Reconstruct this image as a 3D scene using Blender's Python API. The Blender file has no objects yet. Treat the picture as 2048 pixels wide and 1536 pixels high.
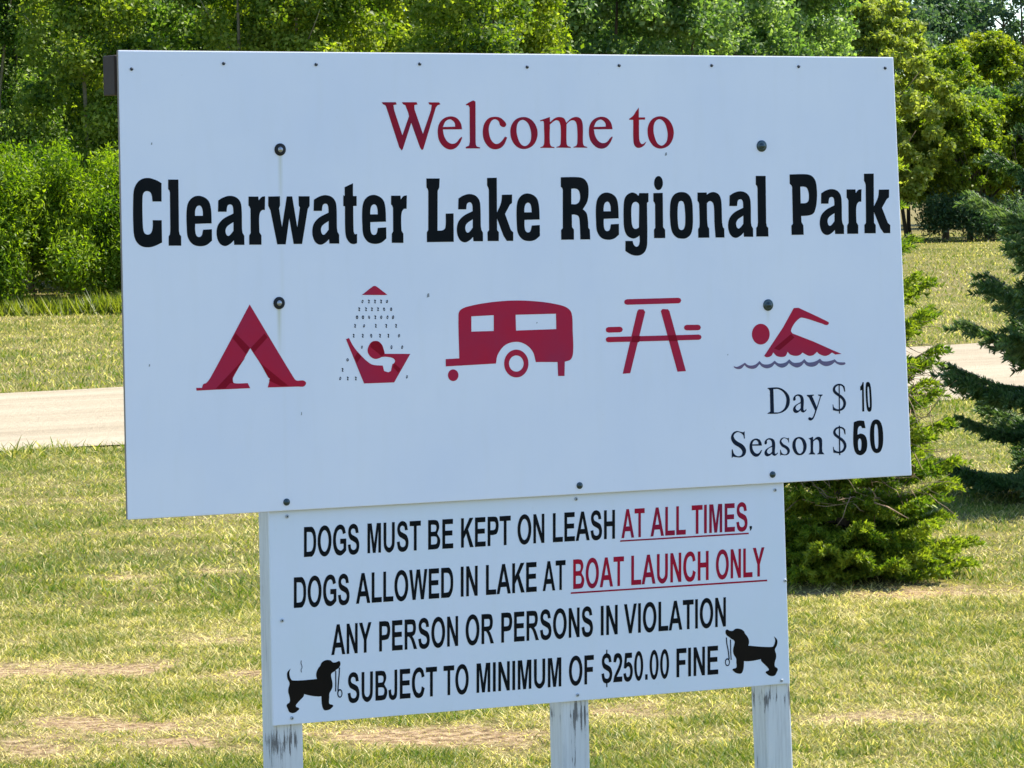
import bpy, bmesh, math, random
import numpy as np
from mathutils import Vector, Matrix

random.seed(7)
RNG = np.random.default_rng(7)
scene = bpy.context.scene
COL = scene.collection
R = math.radians

# ---------------------------------------------------------------- camera, sky, sun, exposure
CAM_H = 1.75
cam_data = bpy.data.cameras.new("camera")
cam_data.sensor_width = 36.0
cam_data.lens = 36.0 * 7500.0 / 2048.0
cam_data.clip_start = 0.1
cam_data.clip_end = 3000.0
cam = bpy.data.objects.new("camera", cam_data)
COL.objects.link(cam)
pitch, roll = R(-3.10611), R(-0.88132)
fwd = Vector((0, math.cos(pitch), math.sin(pitch)))
rt, up = Vector((1, 0, 0)), Vector((0, -math.sin(pitch), math.cos(pitch)))
r2 = math.cos(roll) * rt + math.sin(roll) * up
u2 = -math.sin(roll) * rt + math.cos(roll) * up
cam.matrix_world = Matrix(((r2.x, u2.x, -fwd.x, 0), (r2.y, u2.y, -fwd.y, 0), (r2.z, u2.z, -fwd.z, CAM_H), (0, 0, 0, 1)))
scene.camera = cam

SUN_AZ, SUN_EL = 58.0, 54.0          # azimuth measured from +Y (view direction) towards +X
world = bpy.data.worlds.new("World")
scene.world = world
world.use_nodes = True
wn = world.node_tree.nodes
bg = wn["Background"]
sky = wn.new("ShaderNodeTexSky")
sky.sky_type = 'NISHITA'
sky.sun_disc = False
sky.sun_elevation = R(SUN_EL)
sky.sun_rotation = R(SUN_AZ)
sky.air_density = 1.0
sky.dust_density = 0.2
sky.ozone_density = 6.0
world.node_tree.links.new(sky.outputs[0], bg.inputs[0])
bg.inputs[1].default_value = 0.13
sl = bpy.data.lights.new("sun", 'SUN')
sl.energy = 5.0
sl.angle = R(0.53)
sl.color = (1.0, 0.945, 0.85)
sun = bpy.data.objects.new("sun", sl)
COL.objects.link(sun)
sd = Vector((math.sin(R(SUN_AZ)) * math.cos(R(SUN_EL)), math.cos(R(SUN_AZ)) * math.cos(R(SUN_EL)), math.sin(R(SUN_EL))))
sun.rotation_euler = sd.to_track_quat('Z', 'Y').to_euler()
sun.location = (20, 30, 40)
scene.view_settings.view_transform = 'Standard'
scene.view_settings.look = 'None'
scene.view_settings.exposure = 1.30
scene.view_settings.gamma = 1.0
scene.cycles.max_bounces = 8
scene.cycles.transparent_max_bounces = 8

# ---------------------------------------------------------------- helpers
def link(o, parent=None):
    COL.objects.link(o)
    if parent is not None:
        o.parent = parent
    return o

def tag(o, label=None, category=None, group=None, kind=None):
    if label: o['label'] = label
    if category: o['category'] = category
    if group: o['group'] = group
    if kind: o['kind'] = kind
    return o

def empty(name, loc, rz=0.0):
    o = bpy.data.objects.new(name, None)
    o.empty_display_size = 0.2
    o.location = loc
    o.rotation_euler = (0, 0, rz)
    return link(o)

def mesh_obj(name, verts, faces, mat, parent=None, smooth=False):
    me = bpy.data.meshes.new(name)
    me.from_pydata([tuple(v) for v in verts], [], faces)
    me.update()
    if mat: me.materials.append(mat)
    if smooth:
        for p in me.polygons: p.use_smooth = True
    return link(bpy.data.objects.new(name, me), parent)

def bm_obj(name, bm, mat, parent=None, smooth=False):
    me = bpy.data.meshes.new(name)
    bm.to_mesh(me); bm.free()
    if mat: me.materials.append(mat)
    if smooth:
        for p in me.polygons: p.use_smooth = True
    return link(bpy.data.objects.new(name, me), parent)

def np_mesh(name, V, k, attr=None):
    """V: (n*k,3) vertices, one k-gon per consecutive k vertices."""
    me = bpy.data.meshes.new(name)
    nv = len(V); nf = nv // k
    me.vertices.add(nv); me.vertices.foreach_set("co", np.ascontiguousarray(V, dtype=np.float32).ravel())
    me.loops.add(nv); me.loops.foreach_set("vertex_index", np.arange(nv, dtype=np.int32))
    me.polygons.add(nf)
    me.polygons.foreach_set("loop_start", np.arange(0, nv, k, dtype=np.int32))
    me.polygons.foreach_set("loop_total", np.full(nf, k, dtype=np.int32))
    if attr:
        for an, av in attr.items():
            a = me.attributes.new(an, 'FLOAT', 'POINT'); a.data.foreach_set("value", np.ascontiguousarray(av, dtype=np.float32))
    me.update(); me.validate()
    return me

def tubes(paths, sides=6):
    """paths: list of (points, radii) -> verts, faces of tapered tubes with closed ends."""
    V, F = [], []
    for pts, rad in paths:
        base = len(V); n = len(pts)
        for i, p in enumerate(pts):
            p = Vector(p)
            t = (Vector(pts[min(i + 1, n - 1)]) - Vector(pts[max(i - 1, 0)])).normalized()
            a = t.orthogonal().normalized(); b = t.cross(a)
            for s in range(sides):
                an = 2 * math.pi * s / sides
                V.append(p + (a * math.cos(an) + b * math.sin(an)) * rad[i])
        for i in range(n - 1):
            for s in range(sides):
                q = base + i * sides
                F.append((q + s, q + (s + 1) % sides, q + sides + (s + 1) % sides, q + sides + s))
        F.append(tuple(base + s for s in range(sides))[::-1])
        F.append(tuple(base + (n - 1) * sides + s for s in range(sides)))
    return V, F

def vnoise(x, y, scale, seed=0, octaves=3):
    x = np.asarray(x, float) / scale; y = np.asarray(y, float) / scale
    out = np.zeros(np.broadcast(x, y).shape); amp = 1.0; tot = 0
    for o in range(octaves):
        xi = np.floor(x).astype(np.int64); yi = np.floor(y).astype(np.int64)
        fx = x - xi; fy = y - yi; fx = fx * fx * (3 - 2 * fx); fy = fy * fy * (3 - 2 * fy)
        def h(a, b):
            n = (a * 374761393 + b * 668265263 + (seed + o) * 974634677) & 0xffffffff
            n = ((n ^ (n >> 13)) * 1274126177) & 0xffffffff
            return ((n ^ (n >> 16)) & 0xffff) / 65535.0
        v = (h(xi, yi) * (1 - fx) + h(xi + 1, yi) * fx) * (1 - fy) + (h(xi, yi + 1) * (1 - fx) + h(xi + 1, yi + 1) * fx) * fy
        out += amp * v; tot += amp; amp *= 0.5; x = x * 2.03; y = y * 2.03
    return out / tot

# ---------------------------------------------------------------- materials
class NT:
    def __init__(s, name):
        s.m = bpy.data.materials.new(name); s.m.use_nodes = True
        s.n = s.m.node_tree.nodes; s.l = s.m.node_tree.links
        s.b = s.n["Principled BSDF"]; s.out = s.n["Material Output"]
    def add(s, t, **kw):
        n = s.n.new(t)
        for k, v in kw.items(): setattr(n, k, v)
        return n
    def con(s, a, b): s.l.new(a, b)
    def math(s, op, a, b=None, clamp=False):
        n = s.add("ShaderNodeMath", operation=op); n.use_clamp = clamp
        for i, v in enumerate((a, b)):
            if v is None: continue
            if isinstance(v, (int, float)): n.inputs[i].default_value = v
            else: s.con(v, n.inputs[i])
        return n.outputs[0]
    def mix(s, fac, c1, c2, blend='MIX'):
        n = s.add("ShaderNodeMix", data_type='RGBA', blend_type=blend)
        for sock, v in ((n.inputs[0], fac), (n.inputs[6], c1), (n.inputs[7], c2)):
            if isinstance(v, (int, float)): sock.default_value = v
            elif isinstance(v, tuple): sock.default_value = (*v, 1)
            else: s.con(v, sock)
        return n.outputs[2]
    def ramp(s, fac, stops):
        n = s.add("ShaderNodeValToRGB"); e = n.color_ramp.elements
        while len(e) < len(stops): e.new(0.5)
        for el, (p, c) in zip(e, stops):
            el.position = p; el.color = (*c, 1) if isinstance(c, tuple) else (c, c, c, 1)
        s.con(fac, n.inputs[0]); return n.outputs[0]
    def noise(s, scale, detail=3, vec=None, rough=0.55):
        n = s.add("ShaderNodeTexNoise"); n.inputs["Scale"].default_value = scale
        n.inputs["Detail"].default_value = detail; n.inputs["Roughness"].default_value = rough
        if vec is not None: s.con(vec, n.inputs["Vector"])
        return n.outputs[0]
    def coord(s, which="Object"): return s.add("ShaderNodeTexCoord").outputs[which]
    def mapping(s, vec, scale):
        n = s.add("ShaderNodeMapping"); n.inputs["Scale"].default_value = scale; s.con(vec, n.inputs["Vector"]); return n.outputs[0]
    def color(s, c):
        if isinstance(c, tuple): s.b.inputs["Base Color"].default_value = (*c, 1)
        else: s.con(c, s.b.inputs["Base Color"])
    def rough(s, v): s.b.inputs["Roughness"].default_value = v
    def spec(s, v): s.b.inputs["Specular IOR Level"].default_value = v
    def bump(s, h, strength=0.3, dist=0.01):
        n = s.add("ShaderNodeBump"); n.inputs["Strength"].default_value = strength; n.inputs["Distance"].default_value = dist
        s.con(h, n.inputs["Height"]); s.con(n.outputs[0], s.b.inputs["Normal"])

def plain(name, c, rough=0.5, spec=0.4, metallic=0.0, vary=0.0):
    t = NT(name)
    if vary:
        f = t.noise(18.0, 3, t.coord())
        c2 = tuple(x * (1 - vary) for x in c); t.color(t.mix(f, c2, tuple(min(1, x * (1 + vary)) for x in c)))
    else: t.color(c)
    t.rough(rough); t.spec(spec); t.b.inputs["Metallic"].default_value = metallic
    return t.m

def foliage(name, dark, mid, light, transl=0.45, tcol=None, clump=0.9, rough=0.5, dead=None, vary=0.35):
    t = NT(name)
    geo = t.add("ShaderNodeNewGeometry")
    ns = t.noise(clump, 2, geo.outputs["Position"])
    f = t.math('ADD', t.math('MULTIPLY', geo.outputs["Random Per Island"], vary * 1.6), t.math('MULTIPLY', t.math('SUBTRACT', ns, 0.28), 1.5), True)
    stops = [(0.1, dark), (0.5, mid), (0.95, light)]
    c = t.ramp(f, stops)
    if dead:
        k = t.math('GREATER_THAN', geo.outputs["Random Per Island"], 1 - dead[0])
        c = t.mix(k, c, dead[1])
    t.color(c); t.rough(rough); t.spec(0.18)
    tr = t.add("ShaderNodeBsdfTranslucent")
    tc = t.mix(1.0, c, tcol or (1.0, 1.25, 0.35), 'MULTIPLY')
    t.con(t.mix(1.0, tc, (1.6, 1.6, 1.6), 'MULTIPLY'), tr.inputs[0])
    ms = t.add("ShaderNodeMixShader"); ms.inputs[0].default_value = transl
    t.con(t.b.outputs[0], ms.inputs[1]); t.con(tr.outputs[0], ms.inputs[2]); t.con(ms.outputs[0], t.out.inputs[0])
    return t.m

# lettering and pictograms: contours in 0.1 mm on the board, ~ marks smooth points
ART = {
 'title_lettering': [
  ['-11052,2696 -11190,2774~ -11437,2839~ -11664,2781~ -11812,2592~ -11855,2345~ -11868,1489~ -11812,1221~ -11672,1075~ -11477,1030~ -11291,1057~ -11071,1148 -11069,1731 -11321,1736 -11332,1516~ -11386,1393~ -11480,1363~ -11567,1416~ -11602,1598~ -11597,2303~ -11558,2455~ -11455,2496~ -11353,2433~ -11316,2222 -11062,2218'],
  ['-10863,2789 -10573,2785 -10586,1444 -10569,1348 -10528,1299 -10528,1053 -10887,1061 -10881,1306 -10845,1353 -10831,1449 -10821,2444 -10834,2502 -10869,2540'],
  ['-9650,1622 -10121,1617 -10123,1435~ -10090,1309~ -10018,1269~ -9944,1306~ -9899,1459 -9647,1468 -9649,1165 -9813,1053~ -10023,1029~ -10210,1091~ -10335,1266~ -10363,1536~ -10358,1958~ -10301,2187~ -10162,2319~ -9995,2351~ -9818,2294~ -9705,2177~ -9657,1965~', '-10121,1829 -9895,1825 -9902,1969~ -9938,2066~ -10000,2096~ -10074,2058~ -10114,1953~'],
  ['-9448,2221 -9304,2296~ -9113,2337~ -8925,2290~ -8811,2163~ -8779,1969~ -8779,1466~ -8765,1350 -8718,1272 -8718,1035 -9014,1042 -9022,1162 -9119,1077~ -9268,1016~ -9414,1074~ -9499,1230~ -9512,1423~ -9455,1595~ -9294,1746~ -9022,1867 -9025,2012~ -9055,2089~ -9118,2110~ -9186,2072~ -9217,1919 -9463,1923', '-9023,1645 -9028,1413 -9114,1318~ -9182,1281~ -9236,1321~ -9255,1437~ -9204,1532~'],
  ['-8575,2310 -8289,2305 -8280,2202 -8193,2292~ -8093,2310 -8109,1948 -8190,1943~ -8256,1863~ -8280,1689~ -8277,1359 -8221,1271 -8226,1029 -8581,1036 -8576,1278 -8532,1345 -8525,1984 -8549,2042 -8580,2072'],
  ['-8002,2301 -7661,2303 -7662,2057 -7695,1989 -7618,1482 -7462,2296 -7304,2294 -7170,1464 -7082,1998 -7115,2042 -7119,2295 -6792,2290 -6797,2032 -6853,1955 -7039,1023 -7286,1028 -7401,1712 -7520,1023 -7766,1028 -7946,1935 -8007,2053'],
  ['-6668,2196 -6525,2271~ -6335,2312~ -6147,2265~ -6034,2137~ -6002,1944~ -6002,1441~ -5987,1325 -5941,1246 -5941,1010 -6235,1017 -6243,1137 -6339,1052~ -6487,991~ -6633,1048~ -6717,1204~ -6730,1397~ -6674,1570~ -6515,1721~ -6244,1842 -6247,1986~ -6277,2064~ -6340,2084~ -6408,2047~ -6438,1893 -6683,1897', '-6244,1619 -6249,1388 -6335,1293~ -6402,1256~ -6456,1295~ -6475,1412~ -6425,1507~'],
  ['-5753,2515 -5502,2619 -5509,2276 -5400,2274 -5405,2009 -5508,2007 -5509,1363~ -5489,1268~ -5442,1248 -5407,1263 -5411,1007 -5517,986~ -5625,1022~ -5731,1171~ -5759,1407~ -5754,2005 -5802,2012 -5796,2300 -5757,2280'],
  ['-4534,1570 -5004,1566 -5005,1384~ -4972,1259~ -4900,1220~ -4826,1256~ -4782,1408 -4530,1417 -4532,1116 -4695,1005~ -4905,980~ -5091,1042~ -5217,1216~ -5245,1484~ -5241,1904~ -5185,2132~ -5047,2264~ -4879,2296~ -4703,2239~ -4590,2123~ -4542,1911~', '-5004,1776 -4779,1772 -4786,1916~ -4822,2012~ -4884,2041~ -4958,2004~ -4997,1900~'],
  ['-4369,2268 -4085,2264 -4077,2161 -3991,2251~ -3892,2268 -3907,1906 -3987,1902~ -4052,1821~ -4076,1648~ -4072,1318 -4017,1230 -4021,987 -4372,995 -4368,1237 -4324,1304 -4318,1942 -4342,2001 -4373,2030'],
  ['-3295,2717 -2887,2712 -2905,2464 -2956,2375 -2980,1297 -2819,1306~ -2739,1378~ -2721,1755 -2481,1757 -2489,984 -3309,992 -3306,1260 -3261,1318 -3241,2370 -3256,2429 -3293,2469'],
  ['-2324,2159 -2179,2234~ -1988,2275~ -1798,2228~ -1684,2101~ -1651,1909~ -1649,1408~ -1634,1293 -1587,1215 -1587,980 -1884,986 -1893,1106 -1989,1021~ -2139,961~ -2286,1018~ -2372,1173~ -2385,1365~ -2329,1537~ -2168,1687~ -1895,1807 -1899,1951~ -1929,2028~ -1992,2049~ -2061,2011~ -2091,1858 -2338,1863', '-1894,1586 -1899,1356 -1985,1261~ -2054,1224~ -2108,1264~ -2127,1379~ -2077,1474~'],
  ['-1432,2706 -1132,2709 -1142,1757 -1013,2016~ -979,2240 -662,2241 -671,2010 -740,1961 -893,1713 -718,1268 -646,1206 -650,969 -849,974 -949,1112 -1145,1597 -1146,1277 -1095,1215 -1099,975 -1446,982 -1447,1222 -1396,1281 -1385,2382 -1402,2442 -1435,2503'],
  ['186,1542 -289,1538 -290,1357~ -257,1233~ -184,1193~ -109,1230~ -64,1381 189,1390 188,1091 24,980~ -188,956~ -376,1017~ -504,1190~ -533,1457~ -530,1874~ -473,2101~ -334,2232~ -165,2263~ 13,2207~ 127,2091~ 176,1881~', '-290,1747 -62,1743 -70,1885~ -107,1981~ -170,2011~ -244,1974~ -284,1870~'],
  ['871,2696 1432,2689~ 1617,2632~ 1727,2478~ 1746,2255~ 1700,2012~ 1557,1801 1672,1688~ 1711,1504~ 1723,1281 1769,1229 1777,959 1462,965 1447,1469~ 1410,1611~ 1287,1658~ 1201,1656 1205,1311 1264,1239 1260,965 858,970 856,1237 910,1286 928,2348 906,2409 867,2426', '1199,2374 1346,2372~ 1438,2310~ 1475,2157~ 1444,2016~ 1350,1947~ 1192,1949'],
  ['2696,1527 2217,1522 2216,1341~ 2250,1217~ 2324,1177~ 2399,1214~ 2444,1366 2700,1374 2700,1074 2533,963~ 2320,939~ 2129,1000~ 2000,1174~ 1971,1441~ 1973,1860~ 2030,2087~ 2170,2218~ 2341,2250~ 2521,2194~ 2637,2078~ 2687,1867~', '2216,1732 2446,1728 2437,1871~ 2400,1967~ 2337,1997~ 2262,1960~ 2222,1856~'],
  ['3372,2220 3668,2216 3664,1980 3616,1940 3606,814~ 3548,610~ 3416,500~ 3250,474~ 3061,519~ 2897,614 2902,894 3133,889 3172,782~ 3253,723~ 3325,758~ 3362,860~ 3360,1034 3257,975~ 3139,957~ 2963,1042~ 2872,1238~ 2853,1565~ 2871,1952~ 2933,2135~ 3112,2238~ 3253,2212~ 3342,2145 3359,2179', '3362,1883 3345,1259 3233,1221~ 3149,1273~ 3111,1438~ 3110,1805~ 3154,1937~ 3245,1977~ 3332,1941~'],
  ['3827,2213 4131,2215 4129,1254 4192,1181 4195,945 3831,953 3830,1188 3874,1239 3877,1895 3854,1957 3823,1988'],
  ['4140,2489~ 4111,2374~ 4039,2304~ 3951,2305~ 3880,2377~ 3855,2493~ 3884,2608~ 3956,2679~ 4045,2678~ 4115,2605~'],
  ['4734,2230~ 4944,2176~ 5073,1999~ 5105,1689~ 5093,1236~ 5023,1031~ 4877,931~ 4721,920~ 4566,958~ 4425,1105~ 4363,1414~ 4364,1825~ 4415,2050~ 4537,2182~', '4730,1979~ 4808,1931~ 4846,1735~ 4853,1364~ 4809,1200~ 4725,1160~ 4642,1214~ 4609,1451~ 4614,1780~ 4653,1944~'],
  ['5265,2206 5570,2204 5577,2142 5666,2191~ 5796,2212~ 5940,2164~ 6027,2045~ 6057,1865~ 6066,1382~ 6091,1216 6136,1174 6140,922 5845,928 5815,1318~ 5805,1759~ 5775,1898~ 5695,1957~ 5622,1942~ 5573,1894 5577,1378~ 5596,1239 5636,1184 5640,929 5275,932 5273,1177 5315,1238~ 5326,1465~ 5316,1878 5301,1933 5264,1968'],
  ['6327,2106 6477,2181~ 6674,2222~ 6871,2175~ 6990,2047~ 7024,1854~ 7028,1352~ 7044,1236 7094,1158 7095,922 6787,929 6778,1048 6678,964~ 6524,903~ 6372,960~ 6282,1116~ 6267,1309~ 6325,1481~ 6491,1632~ 6773,1752 6768,1897~ 6736,1974~ 6671,1995~ 6600,1957~ 6570,1804 6314,1808', '6774,1531 6771,1299 6682,1205~ 6611,1167~ 6555,1207~ 6534,1323~ 6586,1418~'],
  ['7205,2651 7536,2646 7536,1309 7556,1213 7603,1165 7607,920 7198,928 7201,1172 7242,1219 7258,1315 7257,2307 7241,2364 7202,2403'],
  ['8342,2678 8913,2675~ 9101,2618~ 9219,2474~ 9262,2221~ 9258,1953~ 9219,1718~ 9137,1552~ 8977,1496~ 8718,1484 8726,1308 8790,1214 8797,946 8388,949 8383,1214 8434,1263 8422,2317 8403,2359 8344,2410', '8700,2322 8809,2323~ 8918,2285~ 8976,2158~ 8988,2041~ 8973,1924~ 8902,1858~ 8707,1847'],
  ['9408,2123 9557,2198~ 9754,2239~ 9950,2192~ 10069,2065~ 10103,1872~ 10108,1370~ 10124,1254 10174,1176 10175,940 9868,946 9859,1066 9760,981~ 9606,921~ 9454,978~ 9365,1134~ 9350,1326~ 9406,1498~ 9572,1649~ 9853,1770 9848,1914~ 9816,1992~ 9751,2012~ 9681,1975~ 9650,1821 9395,1825', '9854,1548 9851,1317 9763,1222~ 9692,1185~ 9636,1225~ 9616,1340~ 9667,1436~'],
  ['10278,2222 10583,2218 10593,2114 10685,2204~ 10792,2222 10779,1859 10692,1854~ 10623,1774~ 10598,1599~ 10605,1268 10666,1180 10663,936 10284,944 10287,1187 10333,1254 10335,1895 10308,1954 10275,1983'],
  ['10882,2665 11218,2666 11214,1718 11358,1975~ 11393,2199 11749,2199 11741,1969 11663,1921 11494,1673 11693,1230 11775,1168 11772,932 11549,936 11436,1074 11212,1558 11214,1239 11271,1178 11268,938 10879,946 10877,1185 10934,1244 10937,2341 10917,2401 10880,2461'],
 ],
 'welcome_lettering': [
  ['-4603,4783 -4178,4781 -4150,4722 -4252,4703 -4226,4551 -3996,3889 -3787,4401 -3808,4490 -3893,4697 -3958,4721 -3997,4780 -3554,4779 -3522,4719 -3620,4700 -3618,4588 -3375,3924 -3119,4556 -3094,4698 -3167,4718 -3192,4774 -2869,4772 -2826,4723 -2915,4693 -2968,4634 -3372,3508 -3417,3485 -3471,3559 -3724,4223 -3988,3524 -4026,3481 -4097,3565 -4467,4650 -4499,4704 -4564,4724'],
  ['-2177,4038 -2767,4038 -2730,3859~ -2632,3710~ -2499,3649~ -2363,3678~ -2249,3796~ -2192,3835 -2177,3805 -2263,3647~ -2389,3529~ -2546,3490~ -2724,3552~ -2877,3722~ -2925,3940~ -2892,4158~ -2766,4316~ -2552,4390~ -2351,4353~ -2219,4213~', '-2765,4104 -2389,4111 -2399,4205~ -2476,4284~ -2565,4311~ -2689,4246~'],
  ['-2053,4714 -1826,4818~ -1752,4788 -1767,3692 -1746,3582~ -1634,3542 -1635,3512 -2074,3516 -2074,3556 -1972,3594 -1947,3694 -1937,4630 -1974,4689 -2035,4686'],
  ['-790,3804 -873,3634~ -989,3525~ -1171,3483~ -1351,3539~ -1495,3710~ -1544,3930~ -1499,4169~ -1360,4328~ -1178,4373~ -997,4346~ -862,4245~ -814,4165~ -842,4105~ -910,4089~ -1001,4136~ -1044,4246~ -1145,4303~ -1259,4267~ -1341,4128~ -1355,3968~ -1302,3768~ -1191,3647~ -1078,3636~ -963,3705~ -858,3829'],
  ['-263,4362~ -50,4301~ 102,4140~ 163,3921~ 107,3702~ -39,3544~ -278,3483~ -491,3548~ -642,3728~ -690,3947~ -646,4145~ -501,4303~', '-300,4282~ -147,4202~ -66,4042~ -39,3843~ -85,3664~ -229,3566~ -371,3627~ -462,3806~ -495,4005~ -444,4204~'],
  ['242,4268 554,4357 557,4216 715,4326~ 866,4355~ 1004,4314~ 1071,4193 1224,4313~ 1399,4356~ 1537,4291~ 1592,4129~ 1589,3663~ 1618,3562~ 1722,3524 1722,3500 1287,3508 1287,3528 1379,3564~ 1410,3665~ 1410,4069~ 1373,4211~ 1293,4262~ 1188,4242~ 1078,4156 1069,3668~ 1096,3566~ 1199,3529 1199,3501 748,3513 748,3533 853,3569~ 884,3669~ 891,4073~ 852,4224~ 783,4265~ 691,4245~ 551,4146 543,3672~ 576,3561~ 683,3530 683,3506 241,3510 241,3530 329,3563~ 366,3674~ 367,4157 357,4237 311,4254 265,4234'],
  ['2539,4008 1942,4008 1980,3832~ 2079,3685~ 2215,3625~ 2351,3653~ 2467,3770~ 2524,3808 2540,3779 2453,3623~ 2326,3507~ 2167,3469~ 1986,3530~ 1831,3697~ 1782,3912~ 1815,4126~ 1942,4281~ 2158,4354~ 2362,4318~ 2496,4180~', '1943,4073 2324,4080 2314,4172~ 2236,4250~ 2146,4276~ 2020,4213~'],
  ['3394,4606 3390,4331 3591,4330 3590,4269 3393,4264 3392,3750~ 3426,3627~ 3496,3585~ 3628,3662 3543,3544~ 3388,3480~ 3270,3516~ 3206,3649~ 3207,4261 3075,4266 3075,4292 3201,4373~ 3298,4495~'],
  ['4090,4358~ 4303,4295~ 4456,4130~ 4517,3904~ 4461,3679~ 4315,3517~ 4076,3453~ 3863,3521~ 3711,3706~ 3663,3931~ 3706,4135~ 3851,4298~', '4053,4276~ 4206,4193~ 4287,4029~ 4315,3824~ 4269,3640~ 4125,3539~ 3983,3602~ 3891,3786~ 3858,3991~ 3909,4195~'],
 ],
 'price_lettering': [
  ['7518,-3396 7876,-3399~ 8071,-3478~ 8224,-3627~ 8264,-3783~ 8219,-3960~ 8063,-4096~ 7838,-4146~ 7508,-4139 7508,-4120 7601,-4077 7595,-3483 7554,-3433 7518,-3420', '7713,-3440 7875,-3446~ 8042,-3536~ 8138,-3695~ 8142,-3838~ 8078,-4002~ 7922,-4102~ 7726,-4106'],
  ['8376,-3788 8383,-3717~ 8448,-3648~ 8561,-3621~ 8688,-3669~ 8737,-3791~ 8725,-4065~ 8752,-4102 8824,-4052 8818,-4093~ 8724,-4153~ 8639,-4121 8626,-4085 8540,-4141~ 8456,-4156~ 8386,-4110~ 8373,-4026~ 8430,-3945~ 8629,-3846 8624,-3750~ 8589,-3689~ 8519,-3663~ 8462,-3696~ 8461,-3768~ 8418,-3802~', '8634,-3882 8626,-4025 8555,-4082~ 8485,-4067~ 8458,-4006~ 8515,-3930~'],
  ['8843,-3652 9084,-3650 9083,-3674 9026,-3695 9178,-4012 9295,-3706 9225,-3679 9225,-3655 9381,-3662 9381,-3681 9324,-3719 9148,-4167~ 9060,-4342~ 8975,-4393~ 8899,-4371~ 8882,-4322~ 8934,-4296~ 9004,-4316~ 9061,-4258~ 9120,-4117 8913,-3726 8843,-3676'],
  ['10157,-3609 10144,-3465 10068,-3402~ 9940,-3373~ 9797,-3415~ 9730,-3520~ 9765,-3629~ 9921,-3744~ 10048,-3845~ 10089,-3967~ 10031,-4072~ 9930,-4109~ 9831,-4088~ 9760,-4037~ 9741,-3964 9718,-3963 9728,-4131 9844,-4156~ 9972,-4161~ 10102,-4111~ 10180,-3982~ 10162,-3862~ 10063,-3738~ 9922,-3648~ 9818,-3548~ 9839,-3465~ 9939,-3421~ 10067,-3462~ 10125,-3608'],
  ['10155,-4846 10143,-4705 10066,-4642~ 9938,-4613~ 9795,-4654~ 9728,-4756~ 9764,-4863~ 9919,-4976~ 10047,-5075~ 10088,-5195~ 10030,-5297~ 9929,-5332~ 9829,-5311~ 9759,-5261~ 9740,-5190 9717,-5189 9726,-5353 9843,-5377~ 9971,-5384~ 10100,-5336~ 10179,-5211~ 10161,-5092~ 10062,-4971~ 9921,-4882~ 9816,-4784~ 9837,-4702~ 9938,-4660~ 10066,-4701~ 10124,-4844'],
  ['6730,-4607 6736,-4809 6708,-4808 6673,-4700~ 6522,-4617~ 6397,-4663~ 6368,-4745~ 6449,-4855~ 6669,-4984~ 6770,-5130~ 6735,-5271~ 6595,-5340~ 6429,-5327~ 6324,-5310 6313,-5340 6290,-5339 6294,-5096 6322,-5097 6375,-5230~ 6499,-5302~ 6610,-5277~ 6647,-5184~ 6571,-5074~ 6365,-4946~ 6276,-4788~ 6322,-4648~ 6453,-4583~ 6619,-4614~ 6688,-4629 6711,-4607'],
  ['7306,-5038 6978,-5025 6999,-5130~ 7054,-5219~ 7128,-5257~ 7203,-5243~ 7266,-5177~ 7298,-5156 7307,-5173 7259,-5263~ 7189,-5329~ 7102,-5348~ 7003,-5309~ 6917,-5207~ 6890,-5079~ 6908,-4953~ 6978,-4864~ 7097,-4826~ 7209,-4852~ 7282,-4936~', '6979,-4987 7188,-4991 7182,-4937~ 7139,-4889~ 7090,-4871~ 7021,-4906~'],
  ['7393,-4996 7399,-4927~ 7464,-4861~ 7576,-4836~ 7702,-4883~ 7751,-5001~ 7738,-5267~ 7766,-5303 7837,-5256 7831,-5295~ 7737,-5353~ 7654,-5321 7640,-5286 7556,-5340~ 7472,-5354~ 7402,-5309~ 7389,-5227~ 7446,-5149~ 7643,-5054 7639,-4962~ 7604,-4902~ 7534,-4876~ 7478,-4908~ 7477,-4977~ 7434,-5010~', '7649,-5089 7641,-5228 7570,-5282~ 7501,-5267~ 7474,-5208~ 7530,-5135~'],
  ['8217,-4854 8221,-4991 8202,-4990 8178,-4917~ 8074,-4861~ 7988,-4892~ 7968,-4947~ 8024,-5022~ 8175,-5110~ 8244,-5210~ 8220,-5305~ 8124,-5352~ 8010,-5343~ 7938,-5332 7930,-5352 7915,-5352 7917,-5186 7936,-5187 7973,-5277~ 8058,-5326~ 8135,-5309~ 8160,-5246~ 8108,-5171~ 7966,-5084~ 7905,-4977~ 7937,-4882~ 8027,-4838~ 8141,-4859~ 8188,-4869 8204,-4854'],
  ['8574,-4846~ 8696,-4888~ 8783,-4988~ 8818,-5121~ 8786,-5252~ 8704,-5344~ 8567,-5376~ 8445,-5332~ 8359,-5220~ 8331,-5087~ 8355,-4968~ 8438,-4876~', '8553,-4893~ 8641,-4945~ 8687,-5043~ 8703,-5164~ 8677,-5271~ 8595,-5327~ 8514,-5287~ 8461,-5177~ 8442,-5056~ 8471,-4937~'],
  ['8883,-4908 9039,-4860 9044,-4963 9152,-4885~ 9252,-4877~ 9328,-4929~ 9349,-5013~ 9351,-5301~ 9416,-5376 9416,-5388 9174,-5377 9175,-5365 9232,-5319~ 9241,-5056~ 9208,-4971~ 9137,-4951~ 9046,-4999 9042,-5286~ 9104,-5361 9104,-5378 8886,-5367 8886,-5351 8943,-5306~ 8948,-4959 8920,-4927'],
 ],
 'price_bars': [
  ['9931,-3379 9968,-3381 9969,-4238 9932,-4236'],
  ['9921,-4584 9963,-4586 9965,-5439 9923,-5437'],
 ],
 'price_digits': [
  ['10676,-3486 10726,-3435~ 10761,-3357 10796,-3358 10808,-4214 10739,-4211 10738,-3584 10675,-3601'],
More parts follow.
